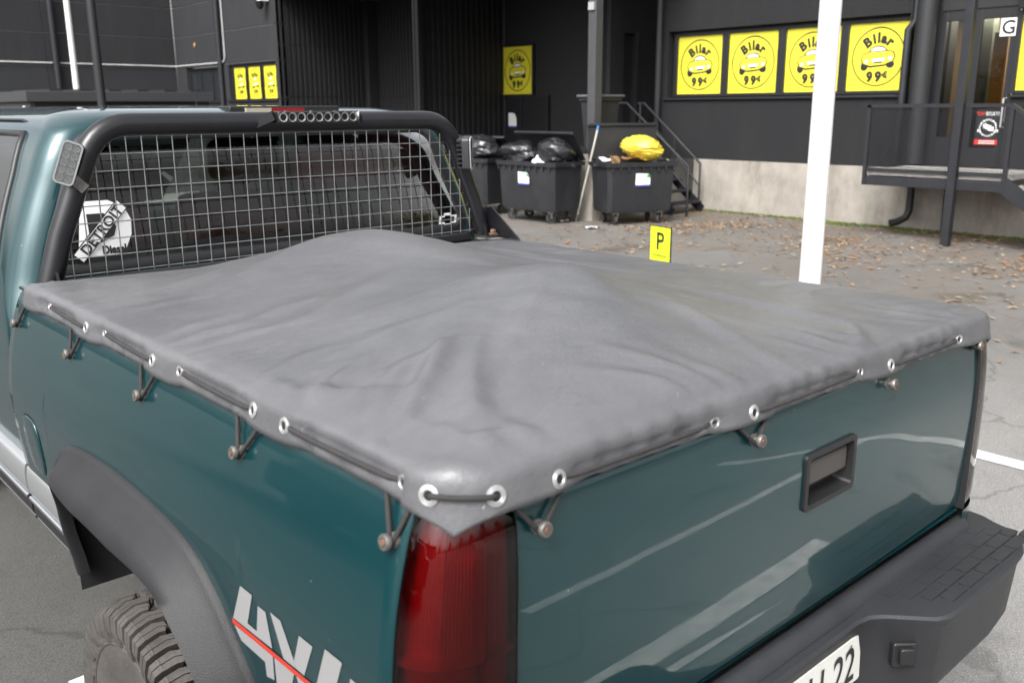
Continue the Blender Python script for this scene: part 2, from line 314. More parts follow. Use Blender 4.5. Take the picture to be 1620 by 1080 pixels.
def blob(mb, c, rx, ry, rz, seed, amp=.25, n=18, m=12, mi=0, floor=None, crumple=.08):
    rng = np.random.RandomState(seed); D = rng.normal(size=(9, 3)); PH = rng.rand(9) * 6.28; rows = []
    for i in range(m + 1):
        th = math.pi * i / m; row = []
        for j in range(n):
            ph = 2 * math.pi * j / n; d = np.array([math.sin(th) * math.cos(ph), math.sin(th) * math.sin(ph), math.cos(th)])
            k = 1 - crumple * .5 + amp * sum(math.sin(2.2 * float(D[q] @ d) + PH[q]) for q in range(4)) / 4 + crumple * sum((1 - abs(math.sin((4 + q) * float(D[q] @ d) * .8 + PH[q] + 1.5 * math.sin(3 * float(D[q - 3] @ d))))) ** 2 / (1 + .25 * (q - 4)) for q in range(4, 9)) / 2
            z = c[2] + rz * k * d[2]
            if floor is not None: z = max(z, floor)
            row.append((c[0] + rx * k * d[0], c[1] + ry * k * d[1], z))
        rows.append(row)
    return mb.grid(rows, mi, closed=True)

# ------------------------------------------------------------------ setting: ground, markings
GZ = -.13
def gz(x):
    t = min(1, max(0, (x - 1.2) / 6.3)); return GZ * (1 - t * t * (3 - 2 * t))
gx = [-160, -20, -5] + [1.2 + .35 * k for k in range(19)] + [20, 160]
g = MB(); g.grid([[(x, y, gz(x)) for x in gx] for y in (-160, -20, 0, 20, 160)])
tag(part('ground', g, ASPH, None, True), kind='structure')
PAINTW = mat('road_paint', (.62, .61, .58), .8, var=.3, vscale=9, bump=.3, bscale=150)
for poly in ([(3.60, -3.2), (3.72, -3.2), (3.72, 1.1), (3.60, 1.1)], [(-.87, 2.21), (3.6, 2.21), (3.6, 2.33), (-.87, 2.33)], [(-1.6, -.97), (1.95, -.97), (1.95, -.84), (-1.6, -.84)], [(.6, -1.72), (3.6, -1.72), (3.6, -1.62), (.6, -1.62)]):
    b = MB(); (x0, y0), (x1, _), (_, y1), _q = poly; nx_ = 24; b.grid([[(x0 + (x1 - x0) * k / nx_, y, gz(x0 + (x1 - x0) * k / nx_) + .006) for k in range(nx_ + 1)] for y in (y0, y1)]); tag(part('parking_line', b, PAINTW), kind='structure')

# ------------------------------------------------------------------ main building
XF = 12.54
B = thing('dark_warehouse', 'charcoal rendered commercial building with yellow poster windows and black loading bay', 'building', (XF, 8, 0))
OFF = Vector((XF, 8, 0))
# concrete plinth under the right facade, built as cast bays with joints
for y0, y1 in ((5.05, 9.68), (4.93, 5.05), (-2.0, 4.93), (-8, -2.012)):
    part('concrete_plinth', MB().box(XF - (.07 if y1 - y0 > .2 else .05), XF + .3, y0 + .006, y1 - .006, -.05, .925), CONC, B, bevel=.006)
# wall pieces round the window band Y 5.87..10.42, Z 2.03..3.2
def wallp(name, y0, y1, z0, z1, m=REND, x0=XF, x1=XF + .35, bev=.004): return part(name, MB().box(x0, x1, y0, y1, z0, z1), m, B, bevel=bev)
wallp('wall', 5.86, 10.66, .93, 2.0); wallp('wall', 5.86, 10.66, 3.2, 7.5)
wallp('wall', 10.42, 10.66, 2.0, 3.2); wallp('wall_recess', 5.86, 10.42, 2.0, 3.2, FRAME, XF + .16, XF + .34)
wallp('wall', -8, 4.36, .93, 1.98); wallp('wall', -8, 4.36, 3.15, 7.5); wallp('wall_recess', -8, 4.36, 1.98, 3.15, FRAME, XF + .16, XF + .34)
wallp('wall', 4.36, 5.86, 3.6, 7.5, CLAD)
part('window_sill', MB().box(XF - .05, XF + .15, 5.92, 10.47, 1.985, 2.02), DMET, B, bevel=.004)
part('window_sill', MB().box(XF - .05, XF + .15, -8, 4.30, 1.965, 2.0), DMET, B, bevel=.004)

def poster_mesh(w, h, name):
    """printed yellow window film: ring, arched word, plain car picture, price"""
    mb = MB(); I = lambda u, v, q=0: (u, v, q)
    mb.box(-w / 2, w / 2, 0, h, -.008, 0, 0)
    cx, cy, rx, ry = 0, h * .50, w * .43, h * .435
    n = 64; rows = [[(cx + rx * k * math.cos(2 * math.pi * i / n), cy + ry * k * math.sin(2 * math.pi * i / n), .0025) for i in range(n)] for k in (1.0, .955)]
    mb.grid(rows, 1, closed=True)
    def arc_char(ch, ang, rad, size, off):
        v, f = text_mesh(ch, size, off); a = math.radians(ang)
        px, py = math.sin(a) * rad, math.cos(a) * rad
        mb.add([(cx + (px + x * math.cos(-a) - y * math.sin(-a)) * w, cy + (py + x * math.sin(-a) + y * math.cos(-a)) * h - .035 * h, .003) for x, y, z in v], f, 1)
    for ch, a in zip('Bilar', (-37, -15, -1, 16, 37)): arc_char(ch, a, .245, .205, .012)
    for ch, a in zip('99', (-.115, .025)):
        v, f = text_mesh(ch, .20, .0125); mb.add([(cx + (x + a) * w, cy + (y - .36) * h, .003) for x, y, z in v], f, 1)
    ec = lambda r_, a: (cx + (.150 + r_ * .85 * math.cos(math.radians(a))) * w, cy + (-.268 + r_ * math.sin(math.radians(a))) * h, .003)
    mb.grid([[ec(r_, 48 + 264 * i / 16) for i in range(17)] for r_ in (.055, .030)], 1)
    for yy in (-.258, -.282): mb.add([(cx + a * w, cy + b_ * h, .0032) for a, b_ in ((.082, yy - .009), (.165, yy - .009), (.170, yy + .009), (.082, yy + .009))], [(0, 1, 2, 3)], 1)
    def pl(pts, mi, q): mb.add([(cx + a * w, cy + b * h, q) for a, b in pts], [tuple(range(len(pts)))], mi)
    def ell(x, y, a, b, mi, q, t0=0, t1=360, k=18): pl([(x + a * math.cos(math.radians(t0 + (t1 - t0) * i / k)), y + b * math.sin(math.radians(t0 + (t1 - t0) * i / k))) for i in range(k)], mi, q)
    ell(-.215, -.135, .062, .068, 1, .0030); ell(.205, -.115, .068, .055, 1, .0030)          # wheels
    ell(.0, .05, .158, .114, 1, .0030, 0, 180); ell(.0, .05, .138, .093, 2, .0034, 0, 180)      # windscreen
    pl([(-.280, -.02), (-.227, .058), (-.13, .083), (.17, .093), (.258, .068), (.286, -.01), (.248, -.085), (.10, -.140), (-.12, -.156), (-.25, -.113)], 1, .0038)
    pl([(-.262, -.02), (-.215, .044), (-.13, .068), (.17, .078), (.243, .054), (.266, -.01), (.234, -.066), (.10, -.114), (-.12, -.128), (-.232, -.092)], 0, .0042)
    pl([(-.10, -.03), (.12, -.02), (.10, -.065), (-.08, -.072)], 2, .0046); pl([(-.08, -.072), (.10, -.065), (.06, -.095), (-.05, -.098)], 1, .0046)
    ell(-.185, -.065, .028, .026, 2, .0046); ell(.20, -.03, .030, .028, 2, .0046)
    return mb.mesh(name, [YEL, INK, WHITE])
PM = poster_mesh(1.0, 1.02, 'poster'); PN = poster_mesh(.82, .985, 'poster')
MWX = Matrix(((0, 0, -1, 0), (-1, 0, 0, 0), (0, 1, 0, 0), (0, 0, 0, 1)))
def win(yc, zb, w, h, xw, mesh, name='window', shift=0):
    f = MB(); x0 = xw - OFF.x
    a, b = yc - w / 2, yc + w / 2
    for (p, q, r_, s_) in ((a - .075, a, zb - .05, zb + h + .05), (b, b + .075, zb - .05, zb + h + .05)): f.box(xw - .05, xw + .02, p, q, r_, s_)
    f.box(xw - .05, xw + .02, a, b, zb - .05, zb); f.box(xw - .05, xw + .02, a, b, zb + h, zb + h + .05)
    o = part(name, f, FRAME, B, bevel=.004)
    m = MWX.copy(); m.translation = Vector((xw - .012, yc, zb)) - OFF
    link('poster', mesh, o, mw=m); return o
for yc in (9.79, 8.66, 7.52, 6.39): win(yc, 2.09, .99, 1.02, XF + .155, PM)
win(3.82, 2.06, .99, 1.02, XF + .155, PM)
win(2.6, 2.06, .99, 1.02, XF + .155, PM)
# entrance recess Y 4.36..5.86
part('entrance_reveal', MB().box(XF + .36, XF + .6, 5.40, 5.86, .93, 3.6), CLAD, B)
part('entrance_reveal', MB().box(XF + .0, XF + .36, 5.84, 5.858, .93, 3.6), CLAD, B)
dr = MB(); xd = XF + .12
for a, b, z0, z1 in ((5.36, 5.44, .98, 3.2), (4.86, 4.96, .98, 3.2), (4.38, 4.46, .98, 3.2), (4.46, 4.86, 3.05, 3.2), (4.96, 5.36, 3.05, 3.2), (4.46, 4.86, .98, 1.25), (4.96, 5.36, .98, 1.40)):
    dr.box(xd, xd + .06, a, b, z0, z1)
door = part('entrance_door', dr, FRAME, B, bevel=.004)
part('door_glass', MB().box(xd + .025, xd + .032, 4.96, 5.36, 1.40, 3.05), PANE, door); part('door_glass', MB().box(xd + .025, xd + .032, 4.46, 4.86, 1.25, 3.05), PANE, door)
part('entrance_side', MB().box(xd + .02, xd + .30, 5.44, 5.858, .93, 3.6), FRAME, B)
part('entrance_header', MB().box(xd - .02, xd + .30, 4.36, 5.44, 3.2, 3.6), CLAD, B)
WOODI = mat('lobby_wall', (.30, .22, .13), .8, var=.15, vscale=2); 
lob = MB(); lob.box(xd + 1.8, xd + 1.85, 3.6, 6.6, .98, 3.3); lob.box(xd + .35, xd + 1.8, 3.6, 3.65, .98, 3.3); lob.box(xd + .35, xd + 1.8, 6.55, 6.6, .98, 3.3)
part('lobby_wall', lob, WOODI, B)
part('lobby_floor', MB().box(xd + .06, xd + 1.8, 3.65, 6.55, .94, .98), CONC, B)
part('lobby_pillar', MB().box(xd + .9, xd + 1.1, 5.05, 5.22, .98, 3.3), mat('lobby_green', (.04, .05, .04), .8), B)
lamp_l = bpy.data.lights.new('lobby_lamp', 'AREA'); lamp_l.energy = 110; lamp_l.size = .5; lamp_l.color = (1, .9, .75); lo_ = bpy.data.objects.new('lobby_lamp', lamp_l); C.objects.link(lo_); lo_.parent = B; lo_.location = Vector((xd + 1.0, 5.0, 3.25)) - OFF
orange = mat('lobby_orange', (.55, .25, .03), .7); part('lobby_board', MB().box(xd + .6, xd + .66, 4.72, 4.9, .98, 2.9), orange, B)
fx = face_x(xd - .001, 4.50, 2.80)
s = MB(); s.prism([(-.10, 0), (.12, 0), (.12, .24), (-.10, .24)], fx, 0, .004, 0); put_text(s, 'G', .26, lambda u, v, w: fx(u + .01, v + .03, w), 1, .006, .006)
part('letter_sign', s, [WHITE, INK], door)
s = MB(); f2 = face_x(xd + .022, 4.62, 1.30)
s.prism([(-.15, .18), (.17, .18), (.17, .215), (-.15, .215)], f2, 0, .003, 0)
s.prism([(-.17, 0), (.17, 0), (.17, .075), (-.17, .075)], f2, 0, .003, 2); s.prism([(-.17, .075), (.17, .075), (.17, .50), (-.17, .50)], f2, 0, .002, 1)
for rr, mi, q in ((.125, 0, .005), (.105, 1, .007)): s.add([f2(rr * math.cos(t * .2618), .24 + rr * math.sin(t * .2618), q) for t in range(24)], [tuple(range(24))], mi)
s.prism([(-.07, .28), (-.05, .31), (.09, .25), (.08, .20), (.04, .19), (-.06, .24)], f2, .008, .012, 0)
put_text(s, 'TOP', .075, lambda u, v, w: f2(u - .118, v + .41, w), 2, .0015, .005, .72); put_text(s, 'SECURITY', .075, lambda u, v, w: f2(u + .045, v + .41, w), 0, .0012, .005, .60)
for yy in (.045, .015): s.prism([(-.11, yy), (.11, yy), (.11, yy + .012), (-.11, yy + .012)], f2, .003, .005, 0)
part('security_sticker', s, [WHITE, INK, mat('red_print', (.70, .03, .02), .5)], door)
h = MB(); h.tube([(xd - .01, 4.41, 1.95), (xd - .07, 4.42, 1.95), (xd - .07, 4.42, 1.55), (xd - .01, 4.41, 1.55)], .014, 8); part('door_handle', h, mat('bright_handle', (.7, .7, .7), .3, .6), door, True)
part('lock_plate', MB().box(xd - .012, xd - .001, 4.39, 4.41, 1.62, 1.85), mat('lock_grey', (.35, .35, .36), .4, .5), door)
s = MB(); f3 = face_x(xd + .022, 5.02, 2.38); s.add([f3(.055 * math.cos(t * .3927), .085 * math.sin(t * .3927), .003) for t in range(16)], [tuple(range(16))], 0)
for k, (uu, ww) in enumerate(((-.02, .12), (-.05, .05), (-.01, .09), (-.01, .07))): s.prism([(uu - ww / 2, -.20 - k * .055), (uu + ww / 2, -.20 - k * .055), (uu + ww / 2, -.18 - k * .055), (uu - ww / 2, -.18 - k * .055)], f3, 0, .003, 1)
part('door_sticker', s, [YEL, WHITE], door)
# downpipes on facade
def pipe(path, r, mats=DMET, name='downpipe', n=14): return part(name, MB().tube(path, r, n), mats, B, True, ang=50)
pipe([(XF - .10, 10.55, 1.2), (XF - .10, 10.55, 7.5)], .06)
pipe([(XF - .12, 5.82, .98), (XF - .12, 5.82, 2.95), (XF - .06, 5.74, 3.1), (XF - .06, 5.72, 7.4)], .055)
part('round_column', MB().tube([(XF - .03, 5.60, 1.0), (XF - .03, 5.60, 7.4)], .15, 20), mat('column_black', (.016, .017, .018), .5), B, True, ang=50)
pipe([(XF - .20, 5.50, .86), (XF - .20, 5.50, .30), (XF - .22, 5.53, .20), (XF - .30, 5.62, .13), (XF - .38, 5.70, .11)], .055, BLACK, 'downpipe_outlet')
# left wing (facade plane, Y 25.2..32.7) and far wall (Y = 32.7) made of panels with open joints
zs_ = [(0, 1.10), (1.10, 2.15), (2.15, 3.30), (3.30, 4.33), (4.33, 5.33), (5.33, 6.4), (6.4, 7.5)]
for z0, z1 in zs_:
    if z1 == 3.30:
        for y0, y1 in ((25.2, 25.42), (28.62, 29.15), (31.9, 32.7)): part('wall_panel', MB().box(XF, XF + .3, y0, y1, z0 + .012, z1 - .012), REND2, B, bevel=.006)
        part('wall_recess', MB().box(XF + .12, XF + .3, 25.42, 28.62, z0, z1 - .012), FRAME, B)
    else: part('wall_panel', MB().box(XF, XF + .3, 25.2, 32.7, z0 + .012, z1 - .012), REND2, B, bevel=.006)
    for x0, x1 in ((4.0, 8.2), (8.2, XF - .004)):
        part('wall_panel', MB().box(x0 + .006, x1 - .006, 32.72, 33.0, z0 + .012, z1 - .012), REND2 if z0 > 3.2 else mat('grey_panel_low', (.019, .020, .023), .85, var=.12, vscale=2), B, bevel=.006)
JO = mat('joint_filler', (.16, .16, .17), .8)
jm = MB()
for z0, z1 in zs_[3:]: jm.box(4.05, XF, 32.74, 32.9, z0 - .013, z0 + .013); jm.box(XF + .02, XF + .2, 25.25, 32.7, z0 - .013, z0 + .013)
tag(part('panel_joint', jm, JO, B), kind='stuff')
for yc in (28.0, 27.0, 25.98): win(yc, 2.19, .82, .985, XF + .13, PN)
part('window_sill', MB().box(XF - .06, XF + .11, 25.35, 28.7, 2.10, 2.16), DMET, B, bevel=.004)
f = MB()
for y in (29.17, 30.05, 30.95, 31.84): f.box(XF + .10, XF + .18, y - .04, y + .04, 2.15, 3.25)
f.box(XF + .10, XF + .18, 29.2, 31.8, 2.15, 2.22); f.box(XF + .10, XF + .18, 29.2, 31.8, 3.18, 3.25)
dw = part('window', f, DMET, B)
part('pane', MB().box(XF + .14, XF + .15, 29.2, 31.8, 2.22, 3.18), mat('dark_pane', (.02, .022, .025), .05, spec=.8), dw)
part('window_sill', MB().box(XF - .06, XF + .11, 29.1, 31.95, 2.08, 2.14), DMET, B)
pipe([(XF - .09, 28.98, 0), (XF - .09, 28.98, 7.4)], .09)
pipe([(8.45, 32.58, 0), (8.45, 32.58, 7.4)], .11)
CONDUIT = mat('pale_conduit', (.50, .50, .49), .5)
pipe([(4.05, 32.68, 3.39), (XF - .04, 32.68, 3.36), (XF - .04, 32.62, 3.36), (XF - .04, 28.92, 3.36), (XF - .04, 28.76, 3.42), (XF - .04, 28.70, 3.55), (XF - .04, 28.70, 5.6), (XF - .03, 28.62, 5.66)], .022, CONDUIT, 'conduit', 8)
s = MB(); blob(s, (XF - .02, 31.0, 4.0), .02, .06, .10, 3, n=10, m=6); part('dry_leaf', s, mat('tan_leaf', (.35, .20, .08), .8), B, True)
cmn = MB(); cmn.box(XF - .30, XF, 25.55, 25.75, 4.98, 5.12); cm_o = part('security_camera', cmn, WHITE, B, bevel=.02)
s = MB(); s.lathe([(.001, -.22), (.06, -.20), (.10, -.13), (.115, -.05), (.115, .0), (.12, .02), (.001, .02)], lambda x, y, hh: (XF - .26 + x, 25.65 + y, 4.96 + hh), 18); part('camera_dome', s, mat('camera_black', (.01, .01, .01), .12), cm_o, True)
# bay: corrugated cladding, partitions, back wall, roof
def corr(a, b, z0, z1, depth=.035, pitch=.17):
    a, b = Vector(a), Vector(b); d = b - a; L = d.length; d.normalize(); nrm = Vector((-d.y, d.x, 0)); n = int(L / pitch); mb = MB(); row = []
    for i in range(n):
        for t, q in ((0, 0), (.5, 0), (.56, 1), (.94, 1)): p = a + d * ((i + t) * L / n); row.append((p.x + nrm.x * q * depth, p.y + nrm.y * q * depth))
    row.append((b.x, b.y)); mb.grid([[(x, y, z0) for x, y in row], [(x, y, z1) for x, y in row]]); return mb
for (a, b) in (((XF, 25.2), (15.6, 25.2)), ((16.0, 25.2), (16.0, 18.42)), ((XF + .02, 18.3), (15.45, 18.3))):
    for z0, z1 in ((0, 2.2), (2.23, 3.72), (3.75, 5.2)):
        part('cladding_sheet', corr(a, b, z0, z1), CLAD, B)
part('cladding_back', MB().box(XF + .01, 16.3, 25.24, 25.4, 0, 5.2), CLAD, B); part('cladding_back', MB().box(16.05, 16.3, 12, 25.2, 0, 5.2), CLAD, B)
part('partition', MB().box(XF + .02, 15.5, 18.34, 18.42, 0, 5.2), CLAD, B)
part('corner_post', MB().box(15.62, 15.98, 25.0, 25.2, 0, 5.2), REND, B); part('corner_post', MB().box(XF - .02, XF + .10, 18.14, 18.26, 0, 5.2), CLAD, B)
part('bay_back_wall', MB().box(15.5, 15.7, 11.9, 18.3, 0, 5.2), CLAD, B)
part('bay_side_wall', MB().box(XF + .05, 13.0, 11.9, 12.0, 1.1, 5.2), REND, B); part('bay_side_wall', MB().box(13.35, 15.5, 11.9, 12.0, 1.1, 5.2), REND, B); part('bay_side_wall', MB().box(13.0, 13.35, 11.9, 12.0, 3.3, 5.2), REND, B)
part('bay_side_wall', MB().box(XF + .32, 15.6, 10.64, 10.66, .9, 5.2), CLAD, B); part('side_opening', MB().box(13.0, 13.35, 11.99, 12.1, 1.1, 3.3), VOID, B)
part('door_jamb', MB().box(13.35, 13.39, 11.86, 11.9, 1.1, 3.32), DMET, B)
part('bay_roof', MB().box(XF + .0, 16.3, 10.66, 25.4, 5.2, 5.6), CLAD, B); part('wall', MB().box(XF - .02, XF + .3, 10.66, 25.2, 5.25, 7.5), REND2, B)
part('canopy', MB().box(9.75, XF - .03, 9.6, 18.3, 5.0, 5.3), CLAD, B)
win(17.76, 2.21, 1.16, 1.21, 15.48, poster_mesh(1.16, 1.21, 'poster'))
f = MB(); f.box(15.42, 15.5, 16.55, 18.25, 2.1, 2.17); f.box(15.42, 15.5, 17.55, 17.63, 0, 2.1); f.box(15.42, 15.5, 16.55, 16.63, 0, 2.1); bd = part('bay_door', f, DMET, B)
part('door_leaf', MB().box(15.46, 15.5, 16.63, 17.55, 0, 2.1), FRAME, bd); part('door_leaf', MB().box(15.46, 15.5, 17.63, 18.25, 0, 2.1), FRAME, bd)
f3 = face_x(15.455, 17.95, 1.35)
s = MB(); s.add([f3(u, v, .002) for u, v in ((-.16, 0), (.16, 0), (.16, .22), (.10, .35), (0, .38), (-.16, .38))], [(0, 1, 2, 3, 4, 5)], 0); s.prism([(-.16, 0), (.16, 0), (.16, .04), (-.16, .04)], f3, .003, .004, 1); part('door_notice', s, [WHITE, mat('blue_print', (.05, .06, .30), .5)], bd)
OFF = Vector((0, 0, 0))

# loading dock, its column and stair
K = thing('loading_dock', 'low beige concrete loading dock behind the wheeled bins', 'dock', (11, 10.5, 0)); OFF = Vector((11, 10.5, 0))
part('dock_wall', MB().box(9.78, 11.36, 9.72, 11.0, -.05, 1.12), CONC, K, bevel=.01); part('dock_edge', MB().box(9.76, 11.38, 9.70, 11.0, 1.122, 1.16), DMET, K, bevel=.004); part('dock_wall', MB().box(11.38, 15.5, 10.52, 11.0, -.05, 1.12), CONC, K, bevel=.01); part('dock_edge', MB().box(11.382, 15.5, 10.50, 11.0, 1.122, 1.16), DMET, K, bevel=.004)
OFF = Vector((9.95, 9.86, 1.16))
P = thing('steel_column', 'square grey steel column standing at the corner of the loading dock', 'column', tuple(OFF))
part('shaft', MB().box(9.865, 10.035, 9.775, 9.945, 1.162, 5.0), mat('column_grey', (.045, .046, .05), .6, var=.1), P, bevel=.008); part('base_plate', MB().box(9.82, 10.08, 9.73, 9.99, 1.161, 1.18), DMET, P); part('bracket', MB().box(9.83, 9.864, 9.80, 9.92, 3.38, 3.5), mat('pale_steel', (.3, .3, .3), .5), P)
OFF = Vector((11.7, 9.7, 0))
S = thing('dock_stair', 'dark steel stair with tube railings beside the loading dock', 'stairs', tuple(OFF))
def tubep(name, path, r, par, m=DMET, n=8): return part(name, MB().tube(path, r, n), m, par, True, ang=60)
xa, xb = 11.45, 12.30
for i in range(5):
    z = .96 - .19 * i; y = 10.48 - .235 * i; part('tread', MB().box(xa + .03, xb - .03, y - .23, y + .01, z - .035, z), DMET, S, bevel=.004)
for x in (xa, xb): part('stringer', MB().beam((x, 10.5, .98), (x, 9.32, .03), .02, .17), DMET, S)
for x, ye in ((xa, 9.02), (xb, 9.40)):
    y2 = ye; tubep('handrail', [(x, 10.9, 1.93), (x, 10.75 - (.3 if x == xa else 0), 1.93), (x, y2, .86), (x, y2, 0)], .022, S)
    tubep('handrail', [(x, 10.9, 1.50), (x, 10.5 - (.3 if x == xa else 0), 1.50), (x, y2, .46)], .016, S); tubep('post', [(x, 10.85, 1.16), (x, 10.85, 1.93)], .02, S); tubep('post', [(x, 10.0, .62), (x, 10.0, 1.34)], .02, S)
OFF = Vector((11.8, 4.9, 0))
# entrance platform
Q = thing('entrance_platform', 'dark steel entrance platform with wire mesh railing and side stair', 'platform', tuple(OFF)); xp = 11.12
part('deck', MB().box(xp + .05, XF - .08, 3.75, 5.62, .90, .975), mat('pale_deck', (.42, .40, .38), .7, var=.2), Q, bevel=.003)
part('edge_beam', MB().box(xp - .01, xp + .045, 3.75, 5.66, .76, .885), DMET, Q, bevel=.004); part('edge_beam', MB().box(xp - .005, xp + .035, 4.45, 5.66, .955, 1.0), DMET, Q); part('edge_beam', MB().box(xp - .005, xp + .035, 3.75, 4.33, .955, 1.0), DMET, Q)
part('edge_beam', MB().box(xp + .05, XF - .08, 5.58, 5.66, .76, .885), DMET, Q)
part('corner_post', MB().box(xp - .075, xp + .035, 4.335, 4.445, 0, 4.2), DMET, Q, bevel=.005); part('corner_post', MB().box(xp - .02, xp + .03, 5.62, 5.67, .76, 1.87), DMET, Q); part('corner_post', MB().box(xp - .02, xp + .03, 3.72, 3.77, .76, 1.87), DMET, Q)
part('leg', MB().box(XF - .2, XF - .1, 4.9, 5.0, 0, .76), DMET, Q)
part('top_rail', MB().box(xp - .02, xp + .03, 4.45, 5.67, 1.83, 1.88), DMET, Q); part('top_rail', MB().box(xp - .02, xp + .03, 3.77, 4.33, 1.83, 1.88), DMET, Q); part('top_rail', MB().box(xp + .03, XF - .1, 5.62, 5.67, 1.83, 1.88), DMET, Q)
def wiremesh(p, q, z0, z1, st, zl=None):
    p, q = Vector(p), Vector(q); L = (q - p).length; n = int(L / st); mb = MB()
    sl_ = (zl or 0)
    for i in range(n + 1):
        c = p.lerp(q, i / n); mb.beam((c.x, c.y, z0 + sl_ * i / n), (c.x, c.y, z1 + sl_ * i / n), .005, .005)
    for k in range(int((z1 - z0) / st) + 1):
        z = z0 + k * st; mb.beam((p.x, p.y, z), (q.x, q.y, z + sl_), .005, .005)
    return mb
for p, q, z0, z1, zl in (((xp, 5.62), (xp, 4.45), 1.0, 1.83, 0), ((xp, 4.33), (xp, 3.77), 1.0, 1.83, 0), ((xp + .04, 5.64), (XF - .1, 5.64), 1.0, 1.83, 0), ((xp, 3.70), (xp, 2.3), 1.0, 1.76, -.95)):
    tag(part('wire_mesh', wiremesh((*p, 0), (*q, 0), z0, z1, .028, zl), DMET, Q), kind='stuff')
part('top_rail', MB().beam((xp, 3.75, 1.855), (xp, 2.3, .87), .05, .05), DMET, Q)
for x in (xp, XF - .25): part('stringer', MB().beam((x, 3.76, .86), (x, 2.45, .0), .03, .2), DMET, Q)
for i in range(5): part('tread', MB().box(xp + .02, XF - .27, 3.72 - .26 * (i + 1), 3.74 - .26 * i, .79 - .165 * i, .82 - .165 * i), mat('pale_deck', (.4, .4, .4)), Q)
OFF = Vector((0, 0, 0))

# shed on the left with flat roof
OFF = Vector((6, 21, 0)); H = thing('flat_roof_shed', 'long low dark grey shed with flat overhanging roof edge', 'shed', (6, 21, 0))
for k in range(5): part('wall_panel', MB().box(4.20 + k * .75, 4.94 + k * .75, 20.15, 20.25, 0, 2.02), mat('shed_dark', (.020, .019, .020), .8, var=.15, vscale=2), H, bevel=.006)
part('end_wall', MB().box(4.1, 4.19, 20.15, 22.8, 0, 2.02), mat('shed_grey', (.06, .06, .063), .8, var=.1), H); part('end_wall', MB().box(7.87, 7.95, 20.26, 22.8, 0, 2.02), DMET, H); part('rear_wall', MB().box(4.2, 7.87, 22.7, 22.8, 0, 2.02), DMET, H)
part('roof', MB().box(4.0, 8.0, 20.0, 23.0, 2.03, 2.24), mat('fascia', (.03, .03, .033), .7), H, bevel=.01)
for k in range(6): part('roof_seam', MB().box(4.5 + k * .6, 4.75 + k * .6, 20.1, 22.9, 2.243, 2.29), DMET, H)
part('notice', MB().box(4.085, 4.098, 20.5, 20.65, 1.7, 1.95), WHITE, H)
OFF = Vector((0, 0, 0))

def pole(name, label, cat, x, y, r0, r1, hgt, m, cap=None):
    t = thing(name, label, cat, (x, y, gz(x))); link('shaft', MB().tube([(0, 0, 0), (0, 0, hgt * .5), (0, 0, hgt)], [r0, (r0 + r1) / 2, r1], 20).mesh('shaft', m, True, 60), t)
    link('base_plate', MB().box(-r0 * 1.8, r0 * 1.8, -r0 * 1.8, r0 * 1.8, .002, .02).mesh('base_plate', NUT), t)
    k = MB(); k.lathe([(.001, 0), (r1 * 1.2, .0), (r1 * 1.2, .03), (r1 * .6, .07), (.001, .09)], lambda a, b, hh: (a, b, hgt + hh), 14); link('cap', k.mesh('cap', m, True), t); return t
PW = mat('white_pole_paint', (.66, .66, .65), .4, var=.06, vscale=3, stretch=(6, 6, .6))
fp = pole('flagpole', 'thick white pole standing right of the covered truck bed', 'pole', 4.2, 2.44, .076, .062, 7.5, PW)
link('halyard', MB().tube([(.085, -.03, 1.0), (.085, -.03, 7.2)], .003, 6).mesh('halyard', mat('rope', (.5, .5, .5), .8)), fp)
pole('flagpole', 'thin white pole rising behind the low shed', 'pole', 6.9, 26, .08, .07, 7.5, PW)
pole('lamp_post', 'black post in front of the low shed', 'post', 5.0, 18.6, .09, .075, 7, mat('post_black', (.012, .012, .014), .5))

# parking sign
t = thing('parking_sign', 'small yellow parking sign with black letter P beyond the truck bed', 'sign', (6.0, 5.22, gz(6.0)), R(-12))
f = lambda u, v, w=0: (-w, -u, v)
part('post', MB().box(.012, .04, -.02, .02, 0, .55), DMET, t)
s = MB(); s.prism([(-.170, .21), (.170, .21), (.170, .66), (-.170, .66)], f, -.012, 0, 1); s.prism([(-.160, .22), (.160, .22), (.160, .65), (-.160, .65)], f, .001, .003, 0)
put_text(s, 'P', .26, lambda u, v, w: f(u, v + .415, w), 1, .004, .005); put_text(s, 'Asiakkaat', .062, lambda u, v, w: f(u, v + .335, w), 1, 0, .005)
part('plate', s, [mat('sign_lime', (.62, .72, .02), .45), INK], t)

